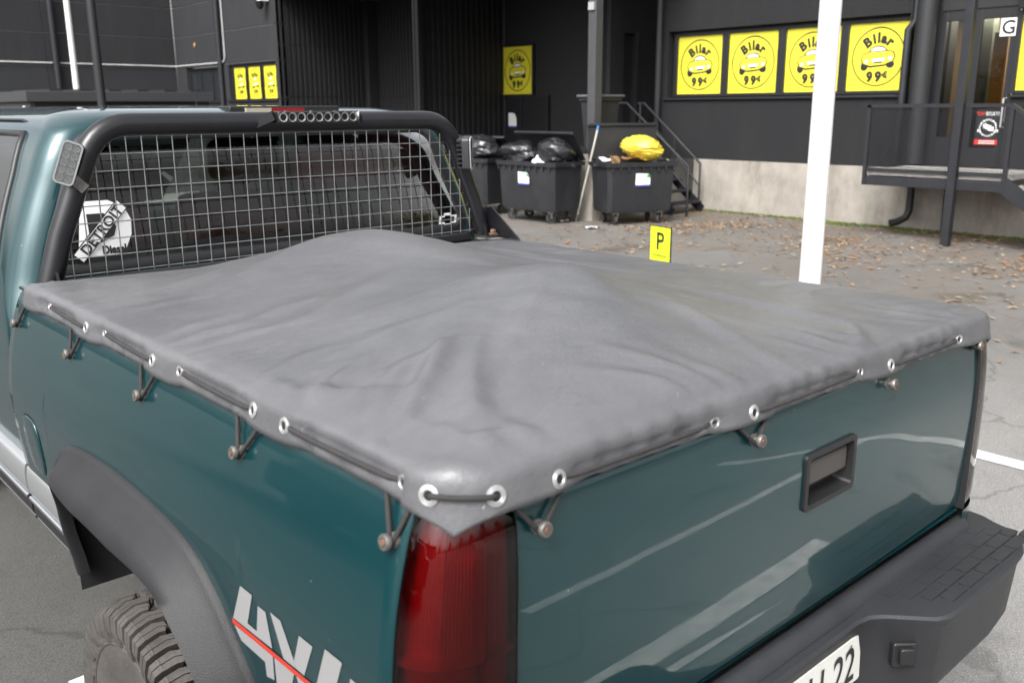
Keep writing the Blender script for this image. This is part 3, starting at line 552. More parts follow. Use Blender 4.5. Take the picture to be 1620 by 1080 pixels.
# ------------------------------------------------------------------ wheeled waste bins
def bin_thing(label, loc, rz, W=1.36, D=.86, lid=(.30, .46), group='large wheeled bins along the loading dock', sticker=True):
    t = thing('waste_bin', label, 'bin', loc, rz, group)      # local: front looks -x, width along y (right = -y)
    zb, zr = .20, 1.0; b = MB(); rows = []
    def ring(z, w, d): return [(d0, w0, z) for d0, w0 in ((-d / 2, w / 2 - .06), (-d / 2, -w / 2 + .06), (-d / 2 + .06, -w / 2), (d / 2 - .06, -w / 2), (d / 2, -w / 2 + .06), (d / 2, w / 2 - .06), (d / 2 - .06, w / 2), (-d / 2 + .06, w / 2))]
    rows = [ring(zb, W - .16, D - .18), ring(zb + .06, W - .13, D - .14), ring(.9, W - .09, D - .08), ring(zr - .07, W - .08, D - .07), ring(zr - .069, W, D), ring(zr, W + .02, D + .02), ring(zr, W - .06, D - .06), ring(.75, W - .10, D - .10), ring(.55, .05, .05)]
    b.grid(rows, closed=True); bt = ring(zb, W - .16, D - .18); b.add(bt, [tuple(range(8))])
    part('body', b, BIN, t, True, ang=30)
    rb = MB()
    for k in range(9): y = -W / 2 + .1 + k * (W - .2) / 8; rb.box(-D / 2 + .005, -D / 2 + .035, y - .012, y + .012, zr - .14, zr - .072)
    part('rim_rib', rb, BIN, t)
    lx, lz = lid; L = MB(); a = math.atan2(lz, -lx); x0, z0 = D / 2 - .02, zr + .02; x1, z1 = x0 - lx, z0 + lz
    nx, nz = -(z1 - z0), (x1 - x0); q = math.hypot(nx, nz); nx, nz = nx / q, nz / q
    poly = [(x0, z0), (x1, z1), (x1 + nx * .05, z1 + nz * .05), (x1 + nx * .05 + (x0 - x1) * .08, z1 + nz * .05 + (z0 - z1) * .08), (x1 + nx * .015 + (x0 - x1) * .09, z1 + nz * .015 + (z0 - z1) * .09), (x0 + nx * .015, z0 + nz * .015)]
    L.prism(poly, lambda u, v, w: (u, w, v), -W / 2 + .01, W / 2 - .01)
    lo = part('lid', L, mat('bin_lid', (.012, .0125, .014), .5, var=.2), t, bevel=.01)
    for yy in (-W / 2 + .2, W / 2 - .2): part('hinge', MB().box(D / 2 - .06, D / 2 + .05, yy - .06, yy + .06, zr - .04, zr + .05), BIN, t, bevel=.008)
    for yy in (-W / 2 - .02, W / 2 + .02): part('trunnion', MB().tube([(0.05, yy - .03, zr - .06), (.05, yy + .03, zr - .06)], .03, 12), BIN, t, True)
    for sx in (-1, 1):
        for sy in (-1, 1):
            c = Vector((sx * (D / 2 - .20), sy * (W / 2 - .24), .085)); w = MB(); ry = random.uniform(-.9, .9)
            w.lathe([(.03, -.02), (.082, -.022), (.085, -.014), (.085, .014), (.082, .022), (.03, .02)], lambda a_, b_, hh: (c.x + a_ * math.cos(ry) - hh * math.sin(ry), c.y + a_ * math.sin(ry) + hh * math.cos(ry), c.z + b_), 18)
            wo_ = part('castor', w, mat('castor_rubber', (.03, .03, .03), .7), t, True)
            fk = MB(); 
            for q_ in (-1, 1):
                d_ = Vector((-math.sin(ry), math.cos(ry), 0)) * (.032 * q_); fk.beam(c + d_, c + d_ + Vector((0, 0, .12)), .012, .05)
            fk.box(c.x - .06, c.x + .06, c.y - .05, c.y + .05, .190, .205); part('fork', fk, CHROME if sx < 0 else NUT, wo_)
    if sticker:
        ff = lambda u, v, w=0: (-D / 2 + .045 - w - v * .04, -u, .62 + v)
        s_ = MB(); pts = [(-.13, 0), (.13, 0), (.13, .16), (.09, .20), (-.13, .21)]
        s_.add([ff(u, v, .018) for u, v in pts], [(0, 1, 2, 3, 4)], 0); s_.add([ff(u, v, .0195) for u, v in ((-.13, 0), (.13, 0), (.13, .028), (-.13, .028))], [(0, 1, 2, 3)], 1)
        s_.add([ff(u, v, .0195) for u, v in ((.05, .155), (.13, .13), (.13, .16), (.09, .195))], [(0, 1, 2, 3)], 2)
        for vv, ww in ((.13, .08), (.105, .12), (.08, .10)): s_.add([ff(u - .03, v, .0195) for u, v in ((-ww / 2, vv), (ww / 2, vv), (ww / 2, vv + .008), (-ww / 2, vv + .008))], [(0, 1, 2, 3)], 3)
        part('sticker', s_, [WHITE, mat('blue_print', (.05, .06, .30)), mat('green_print', (.03, .25, .06), .5), mat('grey_print', (.45, .45, .45), .5)], t)
    return t
bin_thing('middle wheeled bin with half raised lid full of black bags', (9.22, 10.40, 0), 0, W=1.42, D=.80)
bin_thing('wheeled bin partly hidden behind the truck rack with black bags', (9.25, 12.12, 0), R(4), lid=(.34, .36), sticker=False)
tb = bin_thing('wheeled bin with upright lid holding a yellow bag', (10.10, 9.12, 0), R(67), W=1.28, D=.80, lid=(-.06, .58))
def bag(label, c, r, seed, m=BAGB, grp=None):
    s_ = MB(); blob(s_, (0, 0, 0), *r, seed, n=56, m=36, amp=.26, crumple=.12); o = link('rubbish_bag', s_.mesh('rubbish_bag', m, True, 60)); o.location = c
    return tag(o, label, 'bag', grp)
bag('left black rubbish bag in the middle bin', (9.12, 10.72, 1.10), (.30, .40, .22), 2)
bag('right black rubbish bag in the middle bin', (9.22, 10.08, 1.14), (.30, .38, .28), 5)
bag('black rubbish bag in the bin behind the truck rack', (9.15, 11.80, 1.14), (.30, .36, .24), 8)
bag('black rubbish bag furthest left behind the truck rack', (9.15, 12.45, 1.12), (.28, .34, .22), 11)
bag('bright yellow rubbish bag on top of the bin', (10.16, 8.98, 1.20), (.27, .38, .20), 4, BAGY)
def scrap(name, label, cat, loc, size, rot, m):
    s_ = MB(); n = 6; rows = [[((i / n - .5) * size[0], (j / n - .5) * size[1], .05 * size[0] * math.sin(i * 1.7 + j) ) for j in range(n + 1)] for i in range(n + 1)]
    s_.grid(rows); top = [[(x, y, z + .006) for x, y, z in r_] for r_ in rows]; s_.grid(top)
    o = link(name, s_.mesh(name, m, True, 60)); o.location = loc; o.rotation_euler = rot; return tag(o, label, cat)
scrap('cardboard_flap', 'brown cardboard piece hanging over the rim of the yellow bag bin', 'cardboard', (9.70, 9.14, .99), (.26, .2), (.3, 1.0, .3), CARD)
scrap('cardboard_sheet', 'dark brown cardboard under the yellow bag', 'cardboard', (10.0, 9.0, 1.03), (.5, .35), (.1, .12, .5), mat('cardboard_dark', (.20, .10, .05), .85))
scrap('paper_scrap', 'white paper lying at the left rim of the yellow bag bin', 'paper', (9.72, 9.36, 1.03), (.3, .22), (.15, -.1, .9), WHITE)
scrap('paper_scrap', 'white paper at the right rim of the yellow bag bin', 'paper', (10.42, 8.74, 1.03), (.2, .14), (.1, .2, .2), WHITE)
scrap('paper_scrap', 'white paper between the black bags of the middle bin', 'paper', (8.95, 10.1, 1.04), (.3, .2), (.2, -.35, .4), WHITE)
scrap('litter', 'white litter on the ground in front of the yellow bag bin', 'litter', (9.05, 9.02, .02), (.24, .14), (0, .1, .3), WHITE)
scrap('litter', 'white litter on the ground at the foot of the pole', 'litter', (9.35, 9.98, .02), (.3, .14), (0, .1, 1.0), WHITE)
# pole with a blue tip leaning on the dock
t = thing('broom_pole', 'silver pole with blue tip leaning against the loading dock', 'pole', (9.55, 9.86, 0))
part('shaft', MB().tube([(0, 0, .02), (.16, -.30, 1.50)], .015, 10), mat('alu_pole', (.62, .60, .55), .4, .4), t, True); part('tip', MB().tube([(.16, -.30, 1.502), (.167, -.313, 1.565)], .018, 10), mat('blue_tip', (.03, .20, .55), .5), t, True); part('foot', MB().tube([(-.002, .003, .0), (.012, -.02, .12)], .019, 10), NUT, t, True)
# two wheeled bin up on the dock
t = thing('wheelie_bin', 'small grey wheelie bin on the loading dock behind the column', 'bin', (10.55, 10.28, 1.163))
b = MB(); b.grid([[(x * a, y * a * 1.0, z) for x, y in ((-.26, -.24), (.26, -.24), (.26, .24), (-.26, .24))] for z, a in ((0.02, .75), (.80, .95), (.801, 1.06), (.86, 1.06))], closed=True); part('body', b, BIN, t, bevel=.01)
part('lid', MB().box(-.31, .33, -.28, .28, .862, .905), mat('bin_grey', (.09, .09, .10), .6), t, bevel=.015); part('wheel', MB().tube([(.2, -.26, .09), (.2, -.20, .09)], .09, 14), BLACK, t, True); part('wheel', MB().tube([(.2, .20, .09), (.2, .26, .09)], .09, 14), BLACK, t, True)

# ------------------------------------------------------------------ leaves and moss (countless)
def leaf_litter():
    mb = MB(); n = 0; rng = random.Random(3); ph = [rng.random() * 6 for _ in range(6)]
    while n < 4600:
        x = rng.uniform(4.2, 12.4); y = rng.uniform(-4, 9.5)
        dens = (max(0, (x - 3.5) / 8.9)) ** 2.3 * (.15 + .85 * (.5 + .5 * math.sin(1.9 * x + ph[0] + 1.3 * math.sin(1.1 * y + ph[1]))) * (.5 + .5 * math.sin(2.3 * y + ph[2] + math.sin(1.7 * x))))
        if x > 9.7 and y > 8.3 and rng.random() < .5: continue
        if rng.random() > dens: continue
        n += 1; s_ = rng.uniform(.02, .048); a = rng.uniform(0, 6.28); tl = rng.uniform(-.4, .4); ca, sa = math.cos(a), math.sin(a); v = []
        for u, w_, hh in ((-1, 0, 0), (-.2, -.55, .25), (1, 0, .1 + abs(tl)), (-.2, .55, .25 + tl * .3)): v.append((x + s_ * (u * ca - w_ * sa), y + s_ * (u * sa + w_ * ca), gz(x) + .008 + s_ * max(0, hh)))
        mb.add(v, [(0, 1, 2), (0, 2, 3)], rng.choice((0, 0, 1, 1, 2)))
    return mb
tag(part('fallen_leaves', leaf_litter(), [mat('leaf_orange', (.25, .14, .075), .8), mat('leaf_tan', (.30, .225, .145), .8), mat('leaf_brown', (.16, .08, .04), .8)]), 'orange and tan fallen leaves scattered over the asphalt before the building', 'leaves', kind='stuff')
mb = MB(); rng = random.Random(5)
for i in range(5200):
    y = rng.uniform(2.5, 9.4); wd = .06 + .42 * max(0, math.sin((y - 3.2) * .62)) ** 2 * (.6 + .4 * math.sin(y * 5)); x = XF - .08 - rng.random() ** 1.7 * wd
    if y > 6.8 and rng.random() < .45: continue
    hgt = rng.uniform(.012, .05); a = rng.uniform(0, 6.28); dx, dy = .012 * math.cos(a), .012 * math.sin(a)
    mb.add([(x - dx, y - dy, 0), (x + dx, y + dy, 0), (x + rng.uniform(-.02, .02), y + rng.uniform(-.02, .02), hgt)], [(0, 1, 2)], rng.choice((0, 0, 1)))
tag(part('moss_and_grass', mb, [mat('moss', (.075, .11, .018), .9), mat('moss_dry', (.14, .14, .04), .9)]), 'green moss and grass strip growing along the concrete plinth', 'grass', kind='stuff')

# ------------------------------------------------------------------ the truck (its own axes: Y forward, tailgate at Y = 0)
T = thing('pickup_truck', 'dark teal pickup truck with black rack, side flares and step bumper', 'truck')
XC = -.02
RAIL = 1.325
prof0 = smooth_interp([(.60, .912), (.70, .932), (.80, .947), (.90, .958), (1.0, .965), (1.05, .967), (1.10, .963), (1.15, .955), (1.20, .942), (1.24, .929), (1.27, .917), (1.29, .907), (1.31, .893), (1.325, .875)])
RS = {-1: 1.360, 1: 1.322}
def prof(z, sg=1):
    dz = RS[sg] - 1.325; return prof0(z - dz * min(1, max(0, (z - 1.10) / .22)))
# wheel arch edge on the body (Y, Z)
AY = [.555, .585, .62, .675, .745, .835, 1.015, 1.19, 1.39, 1.50, 1.59, 1.65, 1.68, 1.70]; AZ = [.74, .80, .856, .931, .99, 1.02, 1.035, 1.04, 1.028, 1.008, .96, .89, .815, .72]
def arch(y):
    return float(np.interp(y, AY, AZ, left=0, right=0))
FD = (1.86, .93)      # fuel door
def bed_side(sg):
    ys = sorted(set([round(y, 4) for y in list(np.linspace(.092, 2.03, 60)) + AY + [.579, 1.701]])); rows = []
    for y in ys:
        zb = max(.62, arch(y) if AY[0] <= y <= AY[-1] else .62); row = []
        for k in range(31):
            z = RS[sg] + (zb - RS[sg]) * (k / 30) ** 1.25
            row.append((XC + sg * prof(z, sg), y, z))
        row = [(XC + sg * .80, y, RS[sg] + .001), (XC + sg * .86, y, RS[sg])] + row; rows.append(row)
    return MB().grid(rows)
for sg, nm in ((-1, 'bed_side'), (1, 'bed_side')):
    bs = part(nm, bed_side(sg), TEAL, T, True, ang=50)
    m_ = bs.modifiers.new('solid', 'SOLIDIFY'); m_.thickness = .012; m_.offset = -1
    # flare: swept section along arch
    fl = MB(); rows = []
    ins = [(AY[i], AZ[i]) for i in range(1, len(AY))]; cy_, cz_ = 1.14, .62
    fl_path = []
    for i in range(len(ins) - 1):
        for k in range(4): fl_path.append((ins[i][0] + (ins[i + 1][0] - ins[i][0]) * k / 4, ins[i][1] + (ins[i + 1][1] - ins[i][1]) * k / 4))
    fl_path.append(ins[-1]); fl_path = [(.565, .70), (.565, .75)] + fl_path + [(1.70, .66), (1.695, .60)]
    pts = np.array(fl_path); 
    for _ in range(3): pts[1:-1] = (pts[:-2] + 2 * pts[1:-1] + pts[2:]) / 4
    for i, (y, z) in enumerate(pts):
        tg = pts[min(i + 1, len(pts) - 1)] - pts[max(i - 1, 0)]; tg /= np.linalg.norm(tg); ny, nz = tg[1], -tg[0]      # points into the opening
        xb_ = prof(max(.62, min(1.3, z))); w = 1.0
        # (distance into the opening, distance outboard)
        sec = [(-.022, -.004), (-.022, .008), (-.012, .016), (.01, .030), (.045, .062), (.085, .084), (.100, .082), (.104, .070), (.104, .03), (.104, .0)]
        fr_ = min(1, max(0, (y - 1.25) / .42)); ko = 1 - .62 * fr_ * fr_; kd = .42 + .40 * min(1, max(0, (y - .62) / .40)) - .30 * fr_
        rows.append([(XC + sg * (xb_ + o_ * (ko if o_ > .02 else 1)), y + ny * d_ * (kd if d_ > 0 else 1), z + nz * d_ * (kd if d_ > 0 else 1)) for d_, o_ in sec])
    part('fender_flare', fl.grid(rows), PLAST, T, True, ang=60)
    # inner wheel well and inner arch wall
    ww = MB(); ww.grid([[(XC + sg * xx, y, z - .07) for xx in (.93, .60)] for y, z in pts], 0); part('wheel_well', ww, VOID, T, True)
    # rocker trim strips under the bed side ahead of the wheel
    for y0, y1 in ((1.70, 2.03), (2.05, 4.1)):
        for nm2, z0, z1, o0, m2 in (('lower_panel', .715, .815, .004, SILVER), ('chrome_strip', .70, .716, .016, CHROME), ('rubber_strip', .645, .699, .012, BLACK), ('chrome_strip', .63, .646, .014, CHROME)):
            rows = []
            for k in range(9): a_ = math.pi * k / 8; rows.append((prof((z0 + z1) / 2) - .002 + o0 + .010 * math.sin(a_) ** .7, z0 + (z1 - z0) * (.5 - .5 * math.cos(a_))))
            part(nm2, MB().prism([(XC + sg * x_, z_) for x_, z_ in rows] + [(XC + sg * .9, z1), (XC + sg * .9, z0)], lambda u, v, w_: (u, w_, v), y0, y1), m2, T, True, ang=40)
# fuel door (left): thin raised rounded plate with seam
n = 28; fd = MB(); ring = []
for i in range(n):
    a = 2 * math.pi * i / n; cx_, sx_ = math.cos(a), math.sin(a); y = FD[0] - .07 * abs(cx_) ** .6 * math.copysign(1, cx_); z = FD[1] + .085 * abs(sx_) ** .7 * math.copysign(1, sx_); ring.append((y, z))
fd.grid([[(XC - prof(z_) - o_, FD[0] + (y_ - FD[0]) * k_, z_) for y_, z0_ in ring for z_ in [FD[1] + (z0_ - FD[1]) * k_]] for k_, o_ in ((1.0, -.001), (.985, .0035), (.96, .0042), (.5, .0046), (.05, .0048))], closed=True)
fo = part('fuel_door', fd, TEAL, T, True, ang=60)
fg = MB(); fg.grid([[(XC - prof(FD[1] + (z0_ - FD[1]) * k_) - .0012, FD[0] + (y_ - FD[0]) * k_, FD[1] + (z0_ - FD[1]) * k_) for y_, z0_ in ring] for k_ in (1.05, 1.0)], closed=True); part('fuel_door_seam', fg, BLACK, fo)

# tail lamps on rounded corners
def lamp_pt(sg, t, z, inset=0.0):
    w = prof(min(z, 1.30), sg) - prof(1.0); a = t * math.pi / 2
    p0, p1, p2 = (.961, .100), (.955, .004), (.803, .0)
    b0, b1, b2 = (1 - t) ** 2, 2 * t * (1 - t), t * t
    x = b0 * p0[0] + b1 * p1[0] + b2 * p2[0]; y = b0 * p0[1] + b1 * p1[1] + b2 * p2[1]
    x += w * (1 - t * .8); d = Vector((x - .78, y - .22)); L = d.length; d *= (L - inset) / L
    lean = .018 * max(0, (z - 1.15) / .17) ** 2
    return (XC + sg * (.78 + d.x), .22 + d.y + lean * t, z)
for sg in (-1, 1):
    lens = MB(); zz = list(np.linspace(.81, 1.300, 20)); tt = list(np.linspace(.02, .985, 22))
    lens.grid([[lamp_pt(sg, t_, z, 0 if 0 < i < 19 else .006) for t_ in tt] for i, z in enumerate(zz)])
    lo = part('tail_lamp', lens, LENSRED, T, True, ang=70)
    hs_ = MB(); zz2 = list(np.linspace(.812, 1.298, 60)); tt2 = list(np.linspace(.03, .975, 60))
    def dep(i, j):
        fr = i / 59; d_ = .022
        if fr > .56: d_ += .014 * abs(math.sin(j * .105 + .2)) + .010 * (fr - .56) + .0016 * (j % 2)
        elif fr > .30: d_ += .006 + .010 * math.exp(-((j - 34) / 9) ** 2) + .0016 * (i % 2)
        else: d_ += .004 + .002 * (j % 3) * (i % 3 > 0)
        if j in (46, 47) or i in (17, 18, 33): d_ = .010
        return d_
    tt2 = list(np.linspace(-.01, 1.0, 60))
    hs_.grid([[lamp_pt(sg, t_, z, dep(i, j)) for j, t_ in enumerate(tt2)] for i, z in enumerate(zz2)])
    for q_ in range(len(hs_.m)): j_ = q_ % 59; i_ = q_ // 59; hs_.m[q_] = 1 if j_ > 46 else (0 if i_ > 32 else 2)
    part('reflector', hs_, [mat('lamp_silver', (.62, .56, .54), .35, .35), mat('lamp_dark', (.42, .22, .20), .4), mat('lamp_mid', (.40, .17, .14), .35, .2)], lo, True, ang=40)
    sm = MB(); sm.grid([[lamp_pt(sg, t_, z, o_) for t_, o_ in ((.985, -.001), (1.0, .002), (1.0, .05))] for z in zz]); part('lamp_seal', sm, BLACK, lo)
    sm = MB(); sm.grid([[lamp_pt(sg, t_, z, o_) for t_, o_ in ((-.02, .012), (-.012, .001), (.006, -.001))] for z in zz]); part('lamp_seal', sm, BLACK, lo)
    cp = MB(); cp.grid([[lamp_pt(sg, t_, z, o_) for t_ in np.linspace(-.03, 1.0, 20)] for z, o_ in ((1.301, .03), (1.302, .002), (1.306, .004), (RS[sg] - .012, .012), (RS[sg] - .002, .03), (RS[sg] - .001, .10))]); part('corner_cap', cp, TEAL, T, True, ang=60)
    bk = MB(); bk.grid([[lamp_pt(sg, t_, z, .07) for t_ in (0, .5, 1)] for z in (.80, 1.298)]); part('lamp_box', bk, VOID, T)
    pn = MB(); pn.grid([[lamp_pt(sg, t_, z, .0) for t_ in np.linspace(0, 1.0, 12)] for z in (.66, .72, .805)]); part('corner_valance', pn, TEAL, T, True)

# tailgate with a real handle recess
tgp = smooth_interp([(.805, .012), (.815, .003), (.83, .0), (.90, -.004), (1.0, -.008), (1.10, -.010), (1.18, -.009), (1.24, -.004), (1.275, .000), (1.295, .003), (1.308, .013), (1.316, .032)])
hx0, hx1, hz0, hz1 = -.058, .128, 1.070, 1.180
def tg_y(x, z): return .006 + tgp(z) + .010 * ((x - XC) / .8) ** 2 + .0003 * math.sin(x * 5 + z * 9)
xs_ = sorted(list(np.linspace(-.822, .786, 54)) + [hx0, hx1]); zs2 = sorted([.805, .81, .815, .822] + list(np.linspace(.83, 1.28, 36)) + [1.29, 1.296, 1.302, 1.307, 1.311, 1.314, 1.316] + [hz0, hz1])
tgm = MB(); tgm.grid([[(x, tg_y(x, z), z) for x in xs_] for z in zs2] + [[(x, .06, 1.316) for x in xs_]], skip=lambda i, j: i < len(zs2) - 1 and hx0 - 1e-6 <= xs_[j] < hx1 - 1e-6 and hz0 - 1e-6 <= zs2[i] < hz1 - 1e-6)
tgm.add([(-.822, .05, .805), (.786, .05, .805), (.786, .05, 1.314), (-.822, .05, 1.314)], [(3, 2, 1, 0)]); tgm.add([(-.822, .012, .805), (.786, .012, .805), (.786, .05, .805), (-.822, .05, .805)], [(0, 1, 2, 3)])
TG = part('tailgate', tgm, TEAL, T, True, ang=50)
hb = MB()
def rr(x0, x1, z0, z1, r, n=5):
    o = []
    for cx_, cz_, a0 in ((x1 - r, z1 - r, 0), (x0 + r, z1 - r, 90), (x0 + r, z0 + r, 180), (x1 - r, z0 + r, 270)):
        for k in range(n + 1): a = math.radians(a0 + 90 * k / n); o.append((cx_ + r * math.cos(a), cz_ + r * math.sin(a)))
    return o
def loop(e, y, r): return [(x, tg_y(x, z) + y, z) for x, z in rr(hx0 - e, hx1 + e, hz0 - e, hz1 + e, r)]
hb.grid([loop(.006, .001, .012), loop(.006, -.006, .012), loop(-.006, -.006, .010), loop(-.010, .030, .008), loop(-.012, .034, .006)], closed=True); hb.add(loop(-.012, .034, .006), [tuple(range(24))])
ho = part('tailgate_handle', hb, BLACK, TG, True, ang=40)
lv = MB(); lv.box(hx0 + .014, hx1 - .014, tg_y(0, 1.12) + .004, tg_y(0, 1.12) + .024, 1.110, 1.163); part('handle_lever', lv, mat('handle_plastic', (.05, .045, .042), .4), ho, bevel=.006)

# cover studs
def stud(p, nrm, par=T):
    n_ = Vector(nrm); a = n_.orthogonal().normalized(); b_ = n_.cross(a); P_ = Vector(p); s_ = MB()
    f_ = lambda x, y, hh: P_ + a * x + b_ * y + n_ * hh
    s_.lathe([(.001, -.004), (.0115, -.004), (.0115, .004), (.0065, .005), (.0065, .014), (.0120, .015), (.0125, .020), (.011, .0225), (.007, .0228), (.007, .0215), (.001, .0215)], f_, 18)
    o = part('cover_stud', s_, NUT, par, True, ang=40)
    k = MB(); k.lathe([(.0058, .0215), (.0052, .0238), (.001, .0241)], f_, 6); part('stud_bolt', k, RUST, o); return P_ + n_ * .0095
SY = [.117 + .461 * k for k in range(5)]
left_studs = [stud((XC - prof(1.262, -1), y + random.uniform(-.006, .006), 1.262), Vector((-1, 0, .12)).normalized()) for y in SY]
right_studs = [stud((XC + prof(1.262), y, 1.262), Vector((1, 0, .12)).normalized()) for y in SY]
rear_studs = [stud((x, tg_y(x, 1.262), 1.262), Vector((0, -1, .05)).normalized(), TG) for x in (-.775, -.239, .274, .752)]

# 4x4 decal on the left bed side (pixel outlines measured on the side plane)
dec = MB()
def dp(pts, mi, o):
    dec.add([(XC - prof(z) - o, y, z) for y, z in pts], [tuple(range(len(pts)))], mi)
import_pts = 'DECAL'
# stripe and letters in along-side coordinate s (m, rearwards from Y = .64) and height h above base line
def dq(pts, mi, o): dp([(.612 - s_, h_ - .006) for s_, h_ in pts], mi, o)
DZ = .945
dq([(0, DZ - .005), (.055, DZ + .085), (.100, DZ + .085), (.063, DZ + .012), (.098, DZ + .012), (.118, DZ + .072), (.146, DZ + .072), (.152, DZ + .010), (.152, DZ + .002), (0, DZ - .005)], 0, .0012)
dq([(0, DZ - .020), (.150, DZ - .014), (.138, DZ - .07), (.108, DZ - .078), (.112, DZ - .045), (.020, DZ - .045)], 0, .0012)
dq([(.165, DZ + .080), (.200, DZ + .080), (.238, DZ + .004), (.192, DZ + .002)], 0, .0012); dq([(.262, DZ + .080), (.305, DZ + .080), (.262, DZ + .004), (.225, DZ + .004)], 0, .0012)
dq([(.155, DZ - .014), (.225, DZ - .011), (.190, DZ - .078), (.145, DZ - .078)], 0, .0012); dq([(.232, DZ - .012), (.268, DZ - .010), (.290, DZ - .078), (.245, DZ - .078)], 0, .0012)
dq([(.300, DZ + .004), (.345, DZ + .095), (.395, DZ + .095), (.358, DZ + .020), (.395, DZ + .020), (.415, DZ + .078), (.445, DZ + .078), (.450, DZ + .006)], 0, .0012)
dq([(.300, DZ - .010), (.450, DZ - .006), (.440, DZ - .065), (.405, DZ - .07), (.405, DZ - .04), (.315, DZ - .04)], 0, .0012)
dq([(-.004, DZ - .018), (.46, DZ - .005), (.46, DZ + .006), (-.004, DZ - .006)], 1, .0020)
part('four_wheel_decal', dec, [mat('decal_grey', (.25, .25, .25), .4), mat('decal_red', (.42, .035, .022), .4)], T)

# bumper
bu = MB(); zt = .75
half_plan = [(0, -.040), (.175, -.040), (.215, -.048), (.245, -.070), (.315, -.150), (.345, -.166), (.40, -.170), (.72, -.168), (.80, -.160), (.86, -.138), (.905, -.085), (.925, -.02), (.93, .055)]
full = [(-x, y) for x, y in half_plan[::-1]] + half_plan[1:]
full = [(XC + x, y) for x, y in full]; inner = [(x, .055) for x, _ in full]
def ring_rows(dz, inset): return [(x * (1 - inset * .03), y + inset * .012 * (1 if y < 0 else 0), zt + dz) for x, y in full]
rows = [[(x, .055, zt + .004) for x, y in full], [(x, min(.03, y + .012) if y > -.03 else y * .3 + .01, zt + .004) for x, y in full], [(x, y + .022 if y < .03 else .05, zt) for x, y in full], [(x, y + .006 if y < .05 else .055, zt - .001) for x, y in full], [(x, y, zt - .008) for x, y in full], [(x, y + .004, zt - .024) for x, y in full], [(x, y + .012, zt - .04) for x, y in full], [(x * .99, y + .022, zt - .18) for x, y in full], [(x * .985, y + .035, zt - .215) for x, y in full], [(x * .98, .05, zt - .225) for x, y in full]]
bo = part('step_bumper', bu.grid(rows), BUMP, T, True, ang=32)
rg = MB(); pts_ = [(.035, zt + .002), (.030, zt + .022), (.018, zt + .032), (.002, zt + .030), (-.012, zt + .018), (-.018, zt + .002)]
rg.prism(pts_[::-1], lambda u, v, w_: (w_, u, v), -.84, .80); part('bumper_ridge', rg, BUMP, bo, True, ang=50)
for sg in (-1, 1):
    for i in range(6):
        for j in range(4):
            x0 = .315 + .03 * (3 - j) + i * .094; x1 = x0 + .088; y0 = -.146 + j * .034; y1 = y0 + .029; k = MB()
            if i == 5: x1 -= .05 - .012 * j
            poly = rr(x0, x1, y0, y1, .006, 2); k.prism([(XC + sg * a, b_) for a, b_ in poly], lambda u, v, w_: (u, v, w_), zt - .002, zt + .005); part('tread_block', k, BUMP, bo)
# plate recess, plate lamp
part('plate_backing', MB().box(XC - .235, XC + .235, -.024, .03, .56, .735), VOID, bo)
pl_ = MB(); fpz = face_y(XC, -.028, .585); pl_.prism(rr(-.221, .221, 0, .118, .01, 3), fpz, 0, .004, 0)
put_text(pl_, 'H-22', .125, lambda u, v, w_: fpz(u + .088, v + .014, w_), 1, .001, .006, .80); put_text(pl_, 'M', .125, lambda u, v, w_: fpz(u - .085, v + .014, w_), 1, .001, .006, .80)
for uu in (-.19, .165): pl_.add([fpz(uu + .004 * math.cos(t_ * 1.0472), .104 + .004 * math.sin(t_ * 1.0472), .0065) for t_ in range(6)], [(0, 1, 2, 3, 4, 5)], 2)
part('license_plate', pl_, [mat('plate_white', (.62, .62, .58), .45), INK, NUT], bo)
for sg in (-1, 1):
    k = MB(); nrm = Vector((sg * -.64, -.77, 0)); c_ = Vector((XC + sg * .285, -.092, .655)); sx_ = Vector((nrm.y, -nrm.x, 0))
    k.prism(rr(-.028, .028, -.030, .030, .006, 3), lambda u, v, w_: c_ + sx_ * u + Vector((0, 0, v)) + nrm * w_, .0, .022); k.prism(rr(-.016, .016, -.018, .022, .004, 2), lambda u, v, w_: c_ + sx_ * u + Vector((0, 0, v)) + nrm * w_, .022, .034); part('plate_lamp', k, BLACK, bo, bevel=.003)
fr = MB(); fr.box(-.5, -.42, .06, 4.0, .50, .66); fr.box(.42, .5, .06, 4.0, .50, .66); fr.box(-.75, .75, .10, .18, .52, .68); part('frame_rail', fr, VOID, T)
part('axle', MB().tube([(-.75, 1.14, .29), (.75, 1.14, .29)], .06, 12), VOID, T, True)
part('shock_absorber', MB().tube([(-.62, 1.35, .26), (-.55, 1.46, 1.0)], .022, 10), RUST, T, True)
part('bed_floor', MB().box(-.80, .77, .06, 2.02, .84, .88), TEAL, T); part('bed_wall', MB().box(-.86, .82, 2.0, 2.03, .84, RAIL - .002), TEAL, T)
for sg in (-1, 1): part('bed_inner', MB().box(XC + sg * .79 - .005, XC + sg * .79 + .005, .06, 2.0, .86, RAIL - .004), TEAL, T)

